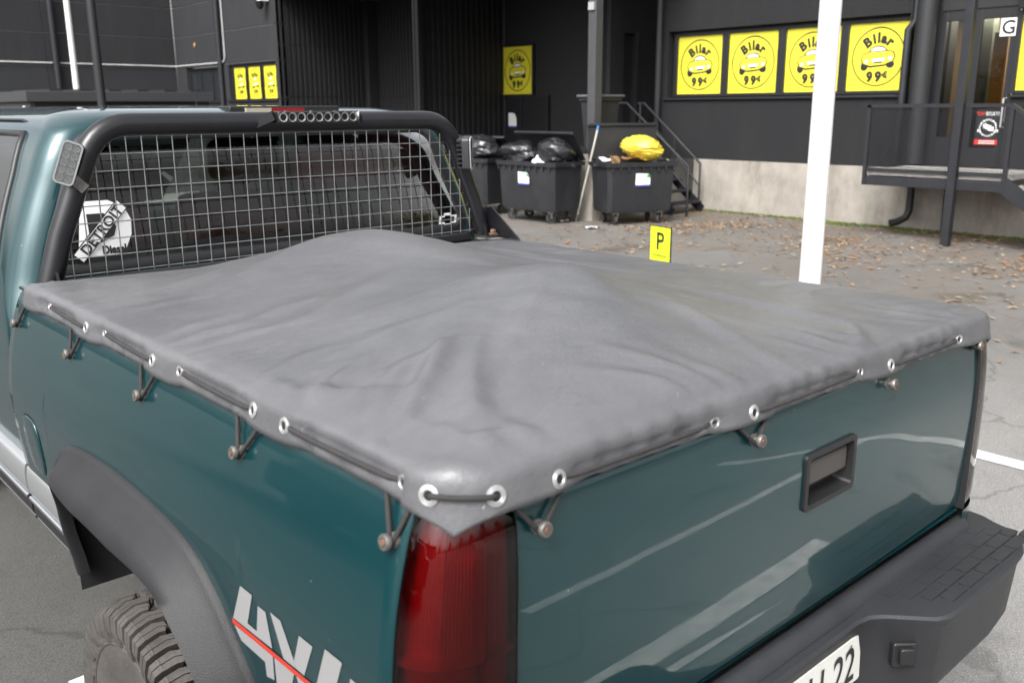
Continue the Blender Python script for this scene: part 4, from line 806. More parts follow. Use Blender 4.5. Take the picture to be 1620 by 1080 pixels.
# wheels
def wheel(cx_, cy_, sg):
    Rt, W = .418, .285; c_ = (cx_, cy_, GZ + Rt + .003)
    f_ = lambda a, b_, hh: (c_[0] + sg * hh, c_[1] + a, c_[2] + b_)
    ty = MB(); ty.lathe([(.195, W * .38), (.212, W * .45), (.26, W * .495), (.30, W * .50), (.345, W * .485), (.372, W * .455), (.388, W * .40), (.394, W * .2), (.396, 0), (.394, -W * .2), (.388, -W * .40), (.345, -W * .485), (.26, -W * .495), (.195, -W * .38)], f_, 90)
    ty.lathe([(.318, W * .498), (.322, W * .506), (.326, W * .496)], f_, 90)
    N = 26
    def blk(pts, r0, r1, hs=0.):
        # pts: (lateral in W units, angle fraction) quad, raised from r0 to r1 (outer end rounded down by hs)
        n_ = len(pts); v = []
        for r_ in (r0, r1):
            for hh, d_ in pts:
                a = a0 + d_ * 2 * math.pi / N; q_ = r_ - (hs if r_ == r1 and abs(hh) > .40 else 0); v.append(f_(q_ * math.cos(a), q_ * math.sin(a), hh * W))
        ty.add(v, [tuple(range(n_)), tuple(range(2 * n_ - 1, n_ - 1, -1))] + [(i_, (i_ + 1) % n_, n_ + (i_ + 1) % n_, n_ + i_) for i_ in range(n_)])
    for i in range(N):
        a0 = 2 * math.pi * i / N
        for sd_ in (-1, 1):
            o = 0 if sd_ > 0 else .5
            for lug in (0, 1):
                b0 = o + lug * .5; inn = .20 if lug else .27
                # shoulder lug, split by a sipe
                blk([(sd_ * inn, b0 + .10), (sd_ * .36, b0 + .03), (sd_ * .478, b0 + .03), (sd_ * .478, b0 + .20), (sd_ * .34, b0 + .20), (sd_ * inn, b0 + .26)], .38, .418, .014)
                blk([(sd_ * (inn + .01), b0 + .285), (sd_ * .34, b0 + .225), (sd_ * .478, b0 + .225), (sd_ * .478, b0 + .385), (sd_ * .36, b0 + .40), (sd_ * (inn + .03), b0 + .42)], .38, .418, .014)
                # side biter running down the shoulder
                rin = .318 if lug else .338
                for w0_, w1_ in ((.04, .20), (.225, .385)):
                    v = []
                    for hh, r_ in ((.455, .408), (.520, .395), (.530, .365), (.518, rin + .012), (.495, rin)):
                        for d_ in (w0_ + .10 * (.40 - r_) / .08 * .4, w1_ + .10 * (.40 - r_) / .08 * .4):
                            a = a0 + (b0 + d_) * 2 * math.pi / N; v.append(f_(r_ * math.cos(a), r_ * math.sin(a), sd_ * hh * W))
                    for d_ in (w0_, w1_):
                        for hh, r_ in ((.43, .40), (.455, .37), (.46, rin)):
                            a = a0 + (b0 + d_ + .05 * (.40 - r_) / .08) * 2 * math.pi / N; v.append(f_(r_ * math.cos(a), r_ * math.sin(a), sd_ * hh * W))
                    ty.add(v, [(0, 1, 3, 2), (2, 3, 5, 4), (4, 5, 7, 6), (6, 7, 9, 8), (0, 2, 11, 10), (2, 4, 12, 11), (4, 6, 8, 12), (3, 1, 13, 14), (5, 3, 14, 15), (9, 7, 5, 15)])
            # centre blocks
            c0 = o
            blk([(sd_ * .03, c0 + .05), (sd_ * .13, c0 + .0), (sd_ * .21, c0 + .10), (sd_ * .18, c0 + .34), (sd_ * .06, c0 + .40)], .38, .418)
            blk([(sd_ * .02, c0 + .52), (sd_ * .09, c0 + .46), (sd_ * .17, c0 + .56), (sd_ * .15, c0 + .80), (sd_ * .04, c0 + .88)], .38, .418)
    lt = MB()
    for ch, a in (('T', 168), ('/', 162.5), ('A', 156.5)):
        v, fs = text_mesh(ch, .050, .002); A = math.radians(a)
        lt.add([f_((.258 + y) * math.cos(A) + x * math.sin(A), (.258 + y) * math.sin(A) - x * math.cos(A), W * .508) for x, y, z in v], fs)
    wt = part('wheel', ty, RUBBER, T, True, ang=28)
    if sg < 0 and cy_ < 2: part('tyre_lettering', lt, mat('white_rubber', (.55, .54, .52), .7), wt)
    rm = MB(); rm.lathe([(.198, W * .40), (.190, W * .42), (.182, W * .34), (.17, W * .16), (.09, W * .20), (.06, W * .34), (.001, W * .35)], f_, 36); part('rim', rm, mat('rim_alloy', (.45, .45, .45), .35, .9), wt, True, ang=30)
wheel(-.870, 1.14, -1); wheel(.830, 1.14, 1); wheel(-.870, 4.72, -1); wheel(.830, 4.72, 1)

# cab shell
halfw = smooth_interp([(.62, .905), (.80, .925), (1.05, .938), (1.20, .934), (1.28, .924), (1.36, .905), (1.50, .862), (1.65, .800), (1.77, .745), (1.81, .715), (1.835, .675), (1.852, .60)])
backy = smooth_interp([(.62, 2.065), (1.20, 2.065), (1.33, 2.085), (1.45, 2.098), (1.60, 2.118), (1.77, 2.142), (1.81, 2.162), (1.835, 2.21), (1.852, 2.29)])
zc = list(np.linspace(.62, 1.22, 8)) + list(np.linspace(1.26, 1.372, 5)) + [1.40] + list(np.linspace(1.45, 1.74, 8)) + [1.775, 1.79, 1.805, 1.815, 1.825, 1.835, 1.843, 1.852]
WZ0, WZ1 = min(range(len(zc)), key=lambda i: abs(zc[i] - 1.372)), zc.index(1.775)
def cab_ring(z):
    h_, b_ = halfw(z), backy(z); r_ = float(np.interp(z, [1.0, 1.22, 1.36, 1.79, 1.82], [.035, .05, .09, .09, .13])); pts = []
    fy = 4.95 - .72 * max(0, (z - 1.30) / .55); ysd = [fy, min(4.25, fy - .05), min(4.0, fy - .12), 3.3, 2.9]
    qw = 2.24 + .14 * (z - 1.27) / .5; yy = ysd + [qw + .20, qw]
    side = [(-h_, y) for y in yy] + [(-h_, (qw + b_ + r_) / 2)]
    arc = [(-h_ + r_ - r_ * math.cos(a), b_ + r_ - r_ * math.sin(a)) for a in np.linspace(0, math.pi / 2, 10)]
    back = [(-(h_ - r_) * t_, b_ - .012 * (1 - t_ * t_)) for t_ in (.985, .6, .3, 0, -.3, -.6, -.985)]
    left = side + arc; return [(XC + x, y) for x, y in left + back + [(-x, y) for x, y in left[::-1]]]
rings = [[(x, y, z) for x, y in cab_ring(z)] for z in zc]; nl = 18; nside = 8
w0, w1 = nl, nl + 6
z_s0, z_s1 = min(range(len(zc)), key=lambda i: abs(zc[i] - 1.288)), WZ1
def skip_cab(i, j):
    if WZ0 <= i < WZ1 and w0 - 0 <= j < w1: return True
    if z_s0 <= i < WZ1 and (j in (4, 5)): return True          # quarter window
    if z_s0 <= i < WZ1 and (j in (1, 2)): return True          # door glass
    nr = len(rings[0]) - 2
    if z_s0 <= i < WZ1 and (nr - j in (4, 5, 1, 2)): return True
    return False
cb = MB(); cb.grid(rings, skip=skip_cab)
top = rings[-1]; nt_ = len(top)
# roof: bridge left and right halves with crowned strips
roof_rows = []
for s_ in (0, .06, .14, .26, .42, .62, .82, 1.0):
    roof_rows.append([(XC + (x - XC) * (1 - s_), y + (max(y, 3.2) - y) * s_, z + .016 * (1 - (1 - s_) ** 2)) for x, y, z in top])
cb.grid(roof_rows)
TRIM = mat('cab_trim_dark', (.018, .018, .019), .8)
CABM = TEAL.copy(); CABM.name = 'teal_paint_lined'; n_ = CABM.node_tree; bs_ = n_.nodes['Principled BSDF']; o_ = n_.nodes['Material Output']
ge = n_.nodes.new('ShaderNodeNewGeometry'); lin = n_.nodes.new('ShaderNodeBsdfDiffuse'); lin.inputs[0].default_value = (.03, .03, .03, 1); mxs = n_.nodes.new('ShaderNodeMixShader')      # sheet metal: paint outside, dark lining inside
n_.links.new(ge.outputs['Backfacing'], mxs.inputs[0]); n_.links.new(bs_.outputs[0], mxs.inputs[1]); n_.links.new(lin.outputs[0], mxs.inputs[2]); n_.links.new(mxs.outputs[0], o_.inputs[0])
CAB = part('cab', cb, CABM, T, True, ang=40)
pf = min((p for p in CAB.data.polygons if p.center.x < -.8 and p.center.z < 1.1), key=lambda p: abs(p.center.y - 3.6))
if pf.normal.x > 0: CAB.data.flip_normals()
def cab_pt(i, j, o=0.0):
    p = Vector(rings[i][j]); cxy = Vector((XC, 3.0, p.z)); d_ = Vector((p.x - XC, p.y - 3.0, 0)); return p
# rear glass with gasket
def back_pt(x, z, o): h_ = halfw(z) - .09; t_ = max(-1, min(1, (x - XC) / h_)); return (x, backy(z) - .012 * (1 - t_ * t_) - o, z)
def back_loop(e, o, r_):
    L = []
    z0, z1 = 1.380 + e, 1.770 - e; nseg = 6
    def X(z): return (halfw(z) - .09) * .985 + .004 - e
    cor = [(1, z1 - r_, 0), (-1, z1 - r_, 90), (-1, z0 + r_, 180), (1, z0 + r_, 270)]
    for sg_, zc_, a0 in cor:
        for k in range(nseg + 1):
            a = math.radians(a0 + 90 * k / nseg); z = zc_ + r_ * math.sin(a); xx = sg_ * (X(z) - r_) + r_ * math.cos(a); L.append(back_pt(XC + xx, z, o))
    # densify horizontals
    out = []
    for i_, p in enumerate(L):
        out.append(p); q = L[(i_ + 1) % len(L)]
        if abs(p[0] - q[0]) > .3:
            for k in range(1, 10): x_ = p[0] + (q[0] - p[0]) * k / 10; out.append(back_pt(x_, p[2] + (q[2] - p[2]) * k / 10, o))
    return out
gk = MB(); gk.grid([back_loop(-.022, .002, .05), back_loop(-.018, .011, .05), back_loop(.0, .013, .045), back_loop(.012, .004, .04), back_loop(.014, -.01, .04)], closed=True)
go = part('rear_window', gk, BLACK, CAB, True, ang=50)
gzs = list(np.linspace(1.378, 1.770, 10)); gm = MB(); gm.grid([[back_pt(XC + ((halfw(z) - .09) * .985 + .002) * t_, z, .003) for t_ in np.linspace(-1, 1, 21)] for z in gzs]); part('glass', gm, GLASS, go, True)
for sg in (-1, 1):     # side glass
    for (ja, jb), nm in (((4, 6), 'quarter_window'), ((1, 3), 'door_window')):
        def sp(i_, j_, o=0.0):
            p = rings[i_][j_]; return (XC + sg * (abs(p[0] - XC) + o), p[1], p[2])
        fr_ = MB(); zi = list(range(z_s0, WZ1 + 1)); edge = [sp(i_, ja) for i_ in zi] + [sp(WZ1, j_) for j_ in range(ja + 1, jb + 1)] + [sp(i_, jb) for i_ in zi[::-1][1:]] + [sp(z_s0, j_) for j_ in range(jb - 1, ja, -1)]
        fr_.tube(edge + [edge[0]], .013, 8); so_ = part(nm, fr_, BLACK, CAB, True, ang=60)
        gm = MB(); gm.grid([[sp(i_, j_, .004) for j_ in range(ja, jb + 1)] for i_ in zi]); part('glass', gm, SGLASS, so_, True)
    # door seam and drip rail
    sm = MB(); sm.tube([(XC + sg * (halfw(z) + .001), 2.93, z) for z in zc[:-6]], .004, 6); part('door_seam', sm, BLACK, CAB)
    dl = MB(); iz = len(zc) - 5; dl.tube([(XC + sg * (halfw(1.815) + .002), y, 1.818) for y in (4.2, 3.4, 2.75, 2.5)] + [(XC + sg * (halfw(1.80) - .02), 2.36, 1.80), (XC + sg * (halfw(1.78) - .05), 2.27, 1.77)], .005, 6); part('drip_rail', dl, BLACK, CAB)
# cab interior: seats and head rests, dash
SEAT = mat('seat_maroon', (.16, .012, .022), .85, bump=.3, bscale=200); TRIM = mat('cab_trim_dark', (.018, .018, .019), .8)
it = MB(); it.box(-.84, .80, 2.12, 4.4, .80, .85); part('cab_floor', it, TRIM, CAB)
for x0, x1 in ((-.72, -.08), (.06, .70)):
    st = MB(); st.box(x0, x1, 3.15, 3.32, .9, 1.48); so_ = part('seat_back', st, SEAT, CAB, bevel=.06, seg=4)
    st = MB(); st.box((x0 + x1) / 2 - .17, (x0 + x1) / 2 + .17, 3.14, 3.26, 1.53, 1.72); part('head_rest', st, SEAT, so_, bevel=.05, seg=4)
st = MB(); st.box(.18, .60, 2.36, 2.42, 1.56, 1.72); part('hanging_cloth', st, SEAT, CAB, bevel=.03)
st = MB(); st.box(-.78, .74, 2.40, 2.62, .85, 1.36); part('rear_bench', st, TRIM, CAB, bevel=.05)
st = MB(); st.box(-.80, .76, 4.3, 4.6, 1.0, 1.30); part('dashboard', st, TRIM, CAB, bevel=.05)
hd = MB(); hd.grid([[(XC + x_ * .68, 4.94 - .70 * t_, 1.30 + .53 * t_) for x_ in np.linspace(-1, 1, 9)] for t_ in np.linspace(0, 1, 6)]); part('windscreen', hd, GLASS, CAB)
# bonnet and front wings (out of view ahead)
bn = MB(); bn.grid([[(XC + x_, y, z) for x_, z in ((-.93, .62), (-.94, 1.0), (-.90, 1.16), (-.80, zh), (-.4, zh + .03), (.4, zh + .03), (.80, zh), (.90, 1.16), (.94, 1.0), (.93, .62))] for y, zh in ((5.0, 1.27), (5.4, 1.25), (5.75, 1.18), (5.85, .95), (5.85, .70))]); part('bonnet', bn, TEAL, T, True, ang=50)
bd_ = MB(); bd_.box(-.9, .86, 4.95, 5.0, .62, 1.28); part('firewall', bd_, VOID, T)
# third brake lamp, antenna, side badge
tb_ = MB(); tb_.box(-.14, .30, 2.222, 2.33, 1.838, 1.860, 0); tbo = part('brake_lamp_bar', tb_, BLACK, CAB, bevel=.004)
part('brake_lens', MB().box(.015, .145, 2.210, 2.221, 1.836, 1.853), mat('red_lens', (.22, .012, .014), .15, coat=1), tbo); part('cargo_lens', MB().box(-.085, .013, 2.210, 2.221, 1.836, 1.853), mat('cream_lens', (.34, .31, .25), .2), tbo)
part('antenna', MB().tube([(.82, 4.75, 1.15), (.84, 4.7, 2.06)], .003, 6), BLACK, T)
bgm = MB(); fb = lambda u, v, w=0: (XC - .918 - w, 2.27 - u, 1.29 + v); bgm.prism(rr(-.022, .022, -.028, .028, .004, 2), fb, 0, .006, 0)
for k in range(3): bgm.prism([(-.017, -.02 + k * .012), (.017, -.02 + k * .012), (.017, -.013 + k * .012), (-.017, -.013 + k * .012)], fb, .006, .0075, 1)
part('side_badge', bgm, [CHROME, mat('badge_orange', (.5, .22, .05), .4)], CAB)
# rear glass stickers
def on_glass(u, v, w=0): p = back_pt(u, v, .004 + w); return p
stk = MB(); cx_, cz_ = -.648, 1.494
# letter D plate, white
Dout = [(-.105, -.088), (.035, -.088), (.075, -.066), (.10, -.025), (.106, .02), (.086, .062), (.03, .085), (-.05, .085), (-.075, .06)]
Dout = [(u * .82, v * .98) for u, v in Dout]; stk.add([on_glass(cx_ + u, cz_ + v, .0008) for u, v in Dout], [tuple(range(len(Dout)))], 0)
Din = [(-.045, .045), (-.045, -.040), (-.01, -.042), (.028, -.025), (.038, .0), (.03, .030), (.005, .045)]
stk.add([on_glass(cx_ + u, cz_ + v, .0025) for u, v in Din], [tuple(range(len(Din)))], 1)
ca_, sa_ = math.cos(.80), math.sin(.80)
def band(u, v, w): return on_glass(cx_ - .008 + u * ca_ - v * sa_, cz_ - .005 + u * sa_ + v * ca_, w)
bp_ = [(-.115, -.020), (.105, -.020), (.105, .020), (-.115, .020)]; stk.add([band(u, v, .0040) for u, v in bp_], [(0, 1, 2, 3)], 1); bp2 = [(-.112, -.017), (.102, -.017), (.102, .017), (-.112, .017)]; stk.add([band(u, v, .0055) for u, v in bp2], [(0, 1, 2, 3)], 0)
put_text(stk, 'DETROIT', .044, lambda u, v, w: band(u, v - .015, .0070), 1, .001, 0, 1.0)
put_text(stk, 'Diesel', .034, lambda u, v, w: on_glass(cx_ + .022 + u, cz_ + v - .078, .0060), 1, .0016, 0, .85)
part('engine_sticker', stk, [WHITE, INK], go)
bw = MB(); bx, bz = .700, 1.410
def bt(k): return [(-.045 * k, -.016 * k), (-.018 * k, -.016 * k), (-.018 * k, -.026 * k), (.020 * k, -.026 * k), (.020 * k, -.016 * k), (.045 * k, -.016 * k), (.052 * k, .016 * k), (.022 * k, .016 * k), (.022 * k, .026 * k), (-.014 * k, .026 * k), (-.014 * k, .016 * k), (-.038 * k, .016 * k)]
o1, i1 = bt(1.0), [(u * .80, v * .62) for u, v in bt(1.0)]
bw.grid([[on_glass(bx + u, bz + v, .001) for u, v in o1], [on_glass(bx + u, bz + v, .001) for u, v in i1]], closed=True); part('cross_sticker', bw, WHITE, go)

# headache rack
RK_Y = 2.0
def hoop_path():
    P_ = []; xb_, xt, zb_, zt_ = .828, .655, 1.352, 1.806; rad = .115
    for sg in (-1,):
        P_ += [(XC - xb_, RK_Y, zb_), (XC - xb_ + .045, RK_Y, zb_ + .14)]
        d_ = Vector((xb_ - xt, 0, zt_ - zb_)).normalized(); st_ = Vector((XC - xt, RK_Y, zt_)) - d_ * (rad * 1.0); P_.append(tuple(st_))
        cN = Vector((XC - xt, RK_Y, zt_)); e_ = Vector((XC - xt + rad * .9, RK_Y, zt_))
        for k in range(1, 8): t_ = k / 8; P_.append(tuple(st_ * (1 - t_) ** 2 + cN * (2 * t_ * (1 - t_)) + e_ * t_ * t_))
        P_.append(tuple(e_))
    return P_ + [(2 * XC - x, y, z) for x, y, z in P_[::-1]]
RK = part('headache_rack', MB().tube(hoop_path(), .034, 20), TUBE, T, True, ang=60)
hx = lambda z: np.interp(z, [RAIL, 1.70, 1.79], [.800, .665, .62])     # inner half width of hoop
for k in range(9):
    z = 1.772 - .0500 * k; w_ = hx(z) + .012; part('wire', MB().tube([(XC - w_, RK_Y - .004, z), (XC + w_, RK_Y - .004, z)], .0019, 6), STEEL, RK)
for k in range(-16, 17):
    x = k * .0475; ax = abs(x); z1 = 1.785 if ax < .60 else np.interp(ax, [.60, .665, .80], [1.785, 1.70, 1.36]); 
    if z1 < 1.40: continue
    part('wire', MB().tube([(XC + x, RK_Y - .0085, 1.366), (XC + x, RK_Y - .0085, z1)], .0019, 6), STEEL, RK)
for sg in (-1, 1):
    gp = MB(); f_ = lambda u, v, w_: (XC + sg * (.815 + w_), u, v)
    gp.prism([(RK_Y - .05, 1.352), (RK_Y + .06, 1.352), (RK_Y + .03, 1.47), (RK_Y - .0, 1.48)], f_, -.004, .004); part('gusset_plate', gp, TUBE, RK)
    if sg > 0:
        gp = MB(); gp.prism([(RK_Y - .20, RAIL + .015), (RK_Y + .04, RAIL + .015), (RK_Y + .02, 1.45), (RK_Y - .03, 1.46)], f_, .042, .050); part('gusset_plate', gp, TUBE, RK)
    part('foot_plate', MB().box(XC + sg * .84 - .06, XC + sg * .84 + .06, RK_Y - .09, RK_Y + .05, 1.344, 1.352), TUBE, RK, bevel=.003)
    k = MB(); c_ = Vector((XC + sg * .838, RK_Y - .062, 1.3535)); k.lathe([(.020, 0), (.020, .003), (.012, .004), (.012, .016), (.009, .02), (.001, .0205)], lambda a, b_, hh: c_ + Vector((a, b_, hh)), 6); part('mount_bolt', k, RUST, RK)
# light bar
lb = MB(); lb.box(-.115, .185, RK_Y - .075, RK_Y - .022, 1.803, 1.842); LB = part('light_bar', lb, BLACK, RK, bevel=.005)
for k in range(9):
    x = -.098 + k * .0334; r_ = MB(); r_.lathe([(.001, .010), (.006, .006), (.0145, -.003), (.0158, -.003)], lambda a, b_, hh: (x + a, RK_Y - .0755 + hh, 1.8225 + b_), 14); part('reflector', r_, mat('led_reflector', (.72, .72, .70), .3, .25), LB, True)
    r_ = MB(); r_.box(x - .003, x + .003, RK_Y - .074, RK_Y - .070, 1.8195, 1.8255); part('led_chip', r_, mat('led_chip', (.75, .70, .45), .4), LB)
part('lens', MB().box(-.110, .180, RK_Y - .083, RK_Y - .0805, 1.806, 1.839), LENSCLR, LB)
for x in (-.115, .16, .07, -.02): part('screw', MB().box(x + .02, x + .026, RK_Y - .084, RK_Y - .076, 1.8385, 1.8435), CHROME, LB)
for sg in (-1,): part('bracket', MB().beam((-.17, RK_Y - .01, 1.80), (-.120, RK_Y - .055, 1.828), .03, .03), TUBE, LB)
part('bracket', MB().beam((.235, RK_Y - .01, 1.80), (.190, RK_Y - .055, 1.828), .03, .03), TUBE, LB)
def work_lamp(c_, rz, tilt):
    # local: face looks -y, width x, height z
    M_ = Matrix.Translation(c_) @ Matrix.Rotation(rz, 4, 'Z') @ Matrix.Rotation(tilt, 4, 'Y')
    def X(mb): return mb.xf(lambda p: M_ @ p)
    b_ = MB(); b_.prism(rr(-.028, .028, -.062, .062, .013, 4), lambda u, v, w_: (u, -w_, v), -.03, .0); o = part('work_lamp', X(b_), mat('lamp_body', (.03, .03, .032), .45), RK, bevel=.004)
    b_ = MB(); outer = rr(-.028, .028, -.062, .062, .013, 4); inn = rr(-.023, .023, -.057, .057, .010, 4); b_.grid([[(u, -.001, v) for u, v in outer], [(u, -.006, v) for u, v in outer], [(u, -.006, v) for u, v in inn], [(u, .004, v) for u, v in inn]], closed=True); bp_ = MB(); bp_.prism(inn, lambda u, v, w_: (u, -w_, v), .0003, .0012); part('reflector_plate', X(bp_), mat('reflector_plate', (.42, .42, .41), .4), o); part('bezel', X(b_), mat('lamp_bezel', (.22, .22, .225), .4), o, True, ang=30)
    for i in range(2):
        for j in range(5):
            b_ = MB(); b_.lathe([(.001, .008), (.006, .004), (.0108, -.002)], lambda a, q, hh: (-.011 + .022 * i + a, -.003 + hh * .8, -.044 + j * .022 + q), 12); part('reflector', X(b_), mat('led_reflector', (.72, .72, .70), .3, .25), o, True)
    b_ = MB(); b_.prism(inn, lambda u, v, w_: (u, -w_, v), .0048, .0056); part('lens', X(b_), LENSCLR, o)
    for k in range(7): b_ = MB(); b_.box(-.024, .024, .03, .05, -.051 + k * .017 - .003, -.051 + k * .017 + .003); part('cooling_fin', X(b_), BLACK, o)
    b_ = MB(); b_.beam((.0, .02, -.03), (.06, .03, -.06), .012, .03); part('bracket', X(b_), NUT, o)
work_lamp(Vector((-.775, 1.94, 1.703)), R(-22), R(21)); work_lamp(Vector((.690, 1.92, 1.680)), R(42), R(-9))
part('bulkhead_rail', MB().box(-.80, .76, 2.0, 2.035, RAIL, RAIL + .035), BLACK, T, bevel=.008)

# ------------------------------------------------------------------ the tarp
TP = thing('tonneau_tarp', 'grey vinyl tarp laced over the truck bed with bumps underneath', 'tarp', (0, 1.0, RAIL)); OFF = Vector((0, 1.0, RAIL))
NX, NY = 190, 200; HX = .897; Y0, Y1 = .026, 1.905; LH = .072; RB = .019; ZT = 1.352
us = np.linspace(-HX - LH, HX + LH, NX); vs_ = np.linspace(Y0 - LH, Y1 + .02, NY)
U, V = np.meshgrid(us, vs_)
# membrane over obstacles
def gauss(x, y, sx, sy, a=0):
    dx, dy = U - x, V - y; c_, s_ = math.cos(a), math.sin(a); return np.exp(-(((dx * c_ + dy * s_) / sx) ** 2 + ((-dx * s_ + dy * c_) / sy) ** 2))
inside = (np.abs(U) < HX) & (V > Y0) & (V < Y1)
def hump(x, y, sx, s0, s1, a=0, pw=2.0):      # flank nearer the tailgate wider than the far flank
    dx, dy = U - x, V - y; c_, s_ = math.cos(a), math.sin(a); p_, q_ = dx * c_ + dy * s_, -dx * s_ + dy * c_
    return np.exp(-(np.abs(p_) / sx) ** pw - (np.abs(q_) / np.where(q_ < 0, s0, s1)) ** pw)
def tent(ax, ay, h0, tab, pw, rnd):
    dx, dy = U - ax, V - ay; ph = np.degrees(np.arctan2(dy, dx)) % 360; r_ = np.sqrt(dx * dx + dy * dy)
    ph2 = np.concatenate([[t[0] for t in tab]]); Rr_ = np.interp(ph, ph2, [t[1] for t in tab]); r_ = np.sqrt(r_ ** 2 + rnd ** 2) - rnd
    return h0 * np.clip(1 - r_ / Rr_, 0, 1) ** pw
TA = tent(.02, 1.56, .128, [(0, .50), (45, .36), (90, .30), (135, .42), (180, .75), (225, .80), (270, .70), (315, .42), (360, .50)], 1.25, .10)
TB = tent(.0, .70, .124, [(0, .28), (45, .30), (90, .46), (135, .66), (170, .86), (200, .96), (225, 1.02), (238, .90), (250, .72), (260, .52), (272, .32), (290, .26), (315, .25), (360, .28)], 1.12, .085)
obs = np.log(np.exp(TA / .008) + np.exp(TB / .008) - 1) * .008
FLOOR = -.024 * np.clip((np.minimum(HX - np.abs(U), np.minimum(V - Y0, Y1 - V)) - .10) / .15, 0, 1)
def relax(Z, obs_, ins, n_, q_):
    for it in range(n_):
        Zn = Z.copy(); Zn[1:-1, 1:-1] = .25 * (Z[2:, 1:-1] + Z[:-2, 1:-1] + Z[1:-1, 2:] + Z[1:-1, :-2]) - q_; Z = np.where(ins, np.maximum(np.maximum(Zn, obs_), FLOOR if Z.shape == FLOOR.shape else FLOOR[np.ix_(iy, ix)]), 0)
    return Z
def upsample(Z, ny, nx):
    iy = np.linspace(0, Z.shape[0] - 1, ny); ix = np.linspace(0, Z.shape[1] - 1, nx); A = np.array([np.interp(ix, np.arange(Z.shape[1]), r_) for r_ in Z]); return np.array([np.interp(iy, np.arange(Z.shape[0]), c_) for c_ in A.T]).T
iy = np.linspace(0, NY - 1, 50).astype(int); ix = np.linspace(0, NX - 1, 48).astype(int)
Zc = relax(np.zeros((50, 48)), obs[np.ix_(iy, ix)], inside[np.ix_(iy, ix)], 500, 9e-5)
Zm = np.where(inside, np.maximum(upsample(Zc, NY, NX), obs), 0); Zm = relax(Zm, obs, inside, 60, 6e-6)
for _ in range(14):
    Zs = Zm.copy(); Zs[1:-1, 1:-1] = (Zm[1:-1, 1:-1] * 4 + Zm[2:, 1:-1] + Zm[:-2, 1:-1] + Zm[1:-1, 2:] + Zm[1:-1, :-2]) / 8; Zm = np.where(inside, Zs, 0)
def ridge(p, q, amp, w0, w1, skew=.35):
    (x0, y0), (x1, y1) = p, q; dx, dy = x1 - x0, y1 - y0; L = math.hypot(dx, dy); t_ = ((U - x0) * dx + (V - y0) * dy) / L / L; d_ = ((U - x0) * dy - (V - y0) * dx) / L
    d_ = d_ + .012 * np.sin(t_ * 5 + x0 * 9); w_ = w0 + (w1 - w0) * np.clip(t_, 0, 1); e_ = np.clip(1 - np.abs(t_ - .5) * 2, 0, 1) ** .8 * (np.abs(t_ - .5) < .5)
    q_ = d_ / w_; return 2.3 * amp * e_ * (np.exp(-np.abs(q_) ** 1.35) - skew * np.exp(-((q_ - 1.6) / 1.0) ** 2))
def unpx(px, py, z=RAIL + .05):
    q = ((px - 810) / 1450.86, (py - 540) / 1450.86); r_ = rt * q[0] - up * q[1] + fw; k = (z - 1.847) / r_.z; return (-1.619 + r_.x * k, -.869 + r_.y * k)
for a, b_, amp, w0, w1 in (((875, 470), (785, 655), .0045, .035, .022), ((775, 520), (606, 728), .0075, .040, .013), ((735, 530), (580, 690), .0035, .03, .015), ((640, 560), (470, 670), .0050, .035, .022), ((560, 650), (430, 600), .0050, .03, .02), ((700, 620), (600, 740), -.0050, .022, .014),
                            ((1000, 440), (1420, 500), .004, .05, .04), ((1010, 480), (1300, 575), .004, .05, .03), ((620, 395), (300, 480), .0045, .05, .04), ((700, 430), (420, 560), .0045, .06, .04), ((560, 480), (330, 540), .0040, .04, .03), ((1385, 550), (1350, 490), .0045, .018, .014), ((640, 385), (1000, 410), .004, .04, .04), ((720, 395), (1020, 420), .003, .03, .03), ((450, 430), (170, 480), .003, .04, .03)):
    Zm += np.where(inside, ridge(unpx(*a), unpx(*b_), amp, w0, w1), 0)
rs = np.random.RandomState(4)
for y in SY:                                              # puckers pulled in from each lace point
    for dy, ln, am in ((-.10, .30, .0024), (-.03, .20, .0030), (.05, .24, .0024)):
        Zm += np.where(inside, ridge((-HX - .02, y + dy - .03), (-HX + ln, y + dy + .5 * dy - .02), am, .012, .030), 0); Zm += np.where(inside, ridge((HX + .02, y + dy), (HX - ln, y + dy + .5 * dy), am, .012, .030), 0)
for x in (-.775, -.30, .21, .70):
    for dx, ln, am in ((-.07, .20, .0022), (.0, .28, .0028), (.06, .17, .0022)): Zm += np.where(inside, ridge((x + dx, Y0 - .02), (x + dx * 1.8 - .06, Y0 + ln), am, .011, .030), 0)
for (p_, q_, am, w_) in (((-.90, .05), (-.35, .55), .0050, .020), ((-.84, .03), (-.50, .45), .0040, .018), ((-.90, .20), (-.45, .50), .0045, .022), ((-.88, .10), (-.70, .06), .0040, .014), ((-.74, .30), (-.90, .46), .0060, .018), ((-.50, .45), (-.88, .34), .0050, .018), ((-.30, .62), (-.86, .58), .0040, .026)): Zm += np.where(inside, ridge(p_, q_, am, w_, w_ * 1.9), 0)
edge_f = np.clip((HX - np.abs(U)) * 14, 0, 1) * np.clip((V - Y0) * 14, 0, 1) * np.clip((Y1 - V) * 14, 0, 1)
for k in range(46):
    a = rs.rand() * 6.28; fq = rs.uniform(8, 60); wx = U * math.cos(a) + V * math.sin(a); wy = -U * math.sin(a) + V * math.cos(a)
    env = np.clip(.5 + np.sin(wy * rs.uniform(3, 9) + rs.rand() * 6) * .9 + np.sin(wx * rs.uniform(2, 6) + rs.rand() * 6) * .5, 0, 1.4)
    Zm += edge_f * env * .0006 / (fq / 8) ** .9 * np.sin(wx * fq + 1.2 * np.sin(wy * 5 + rs.rand() * 6))
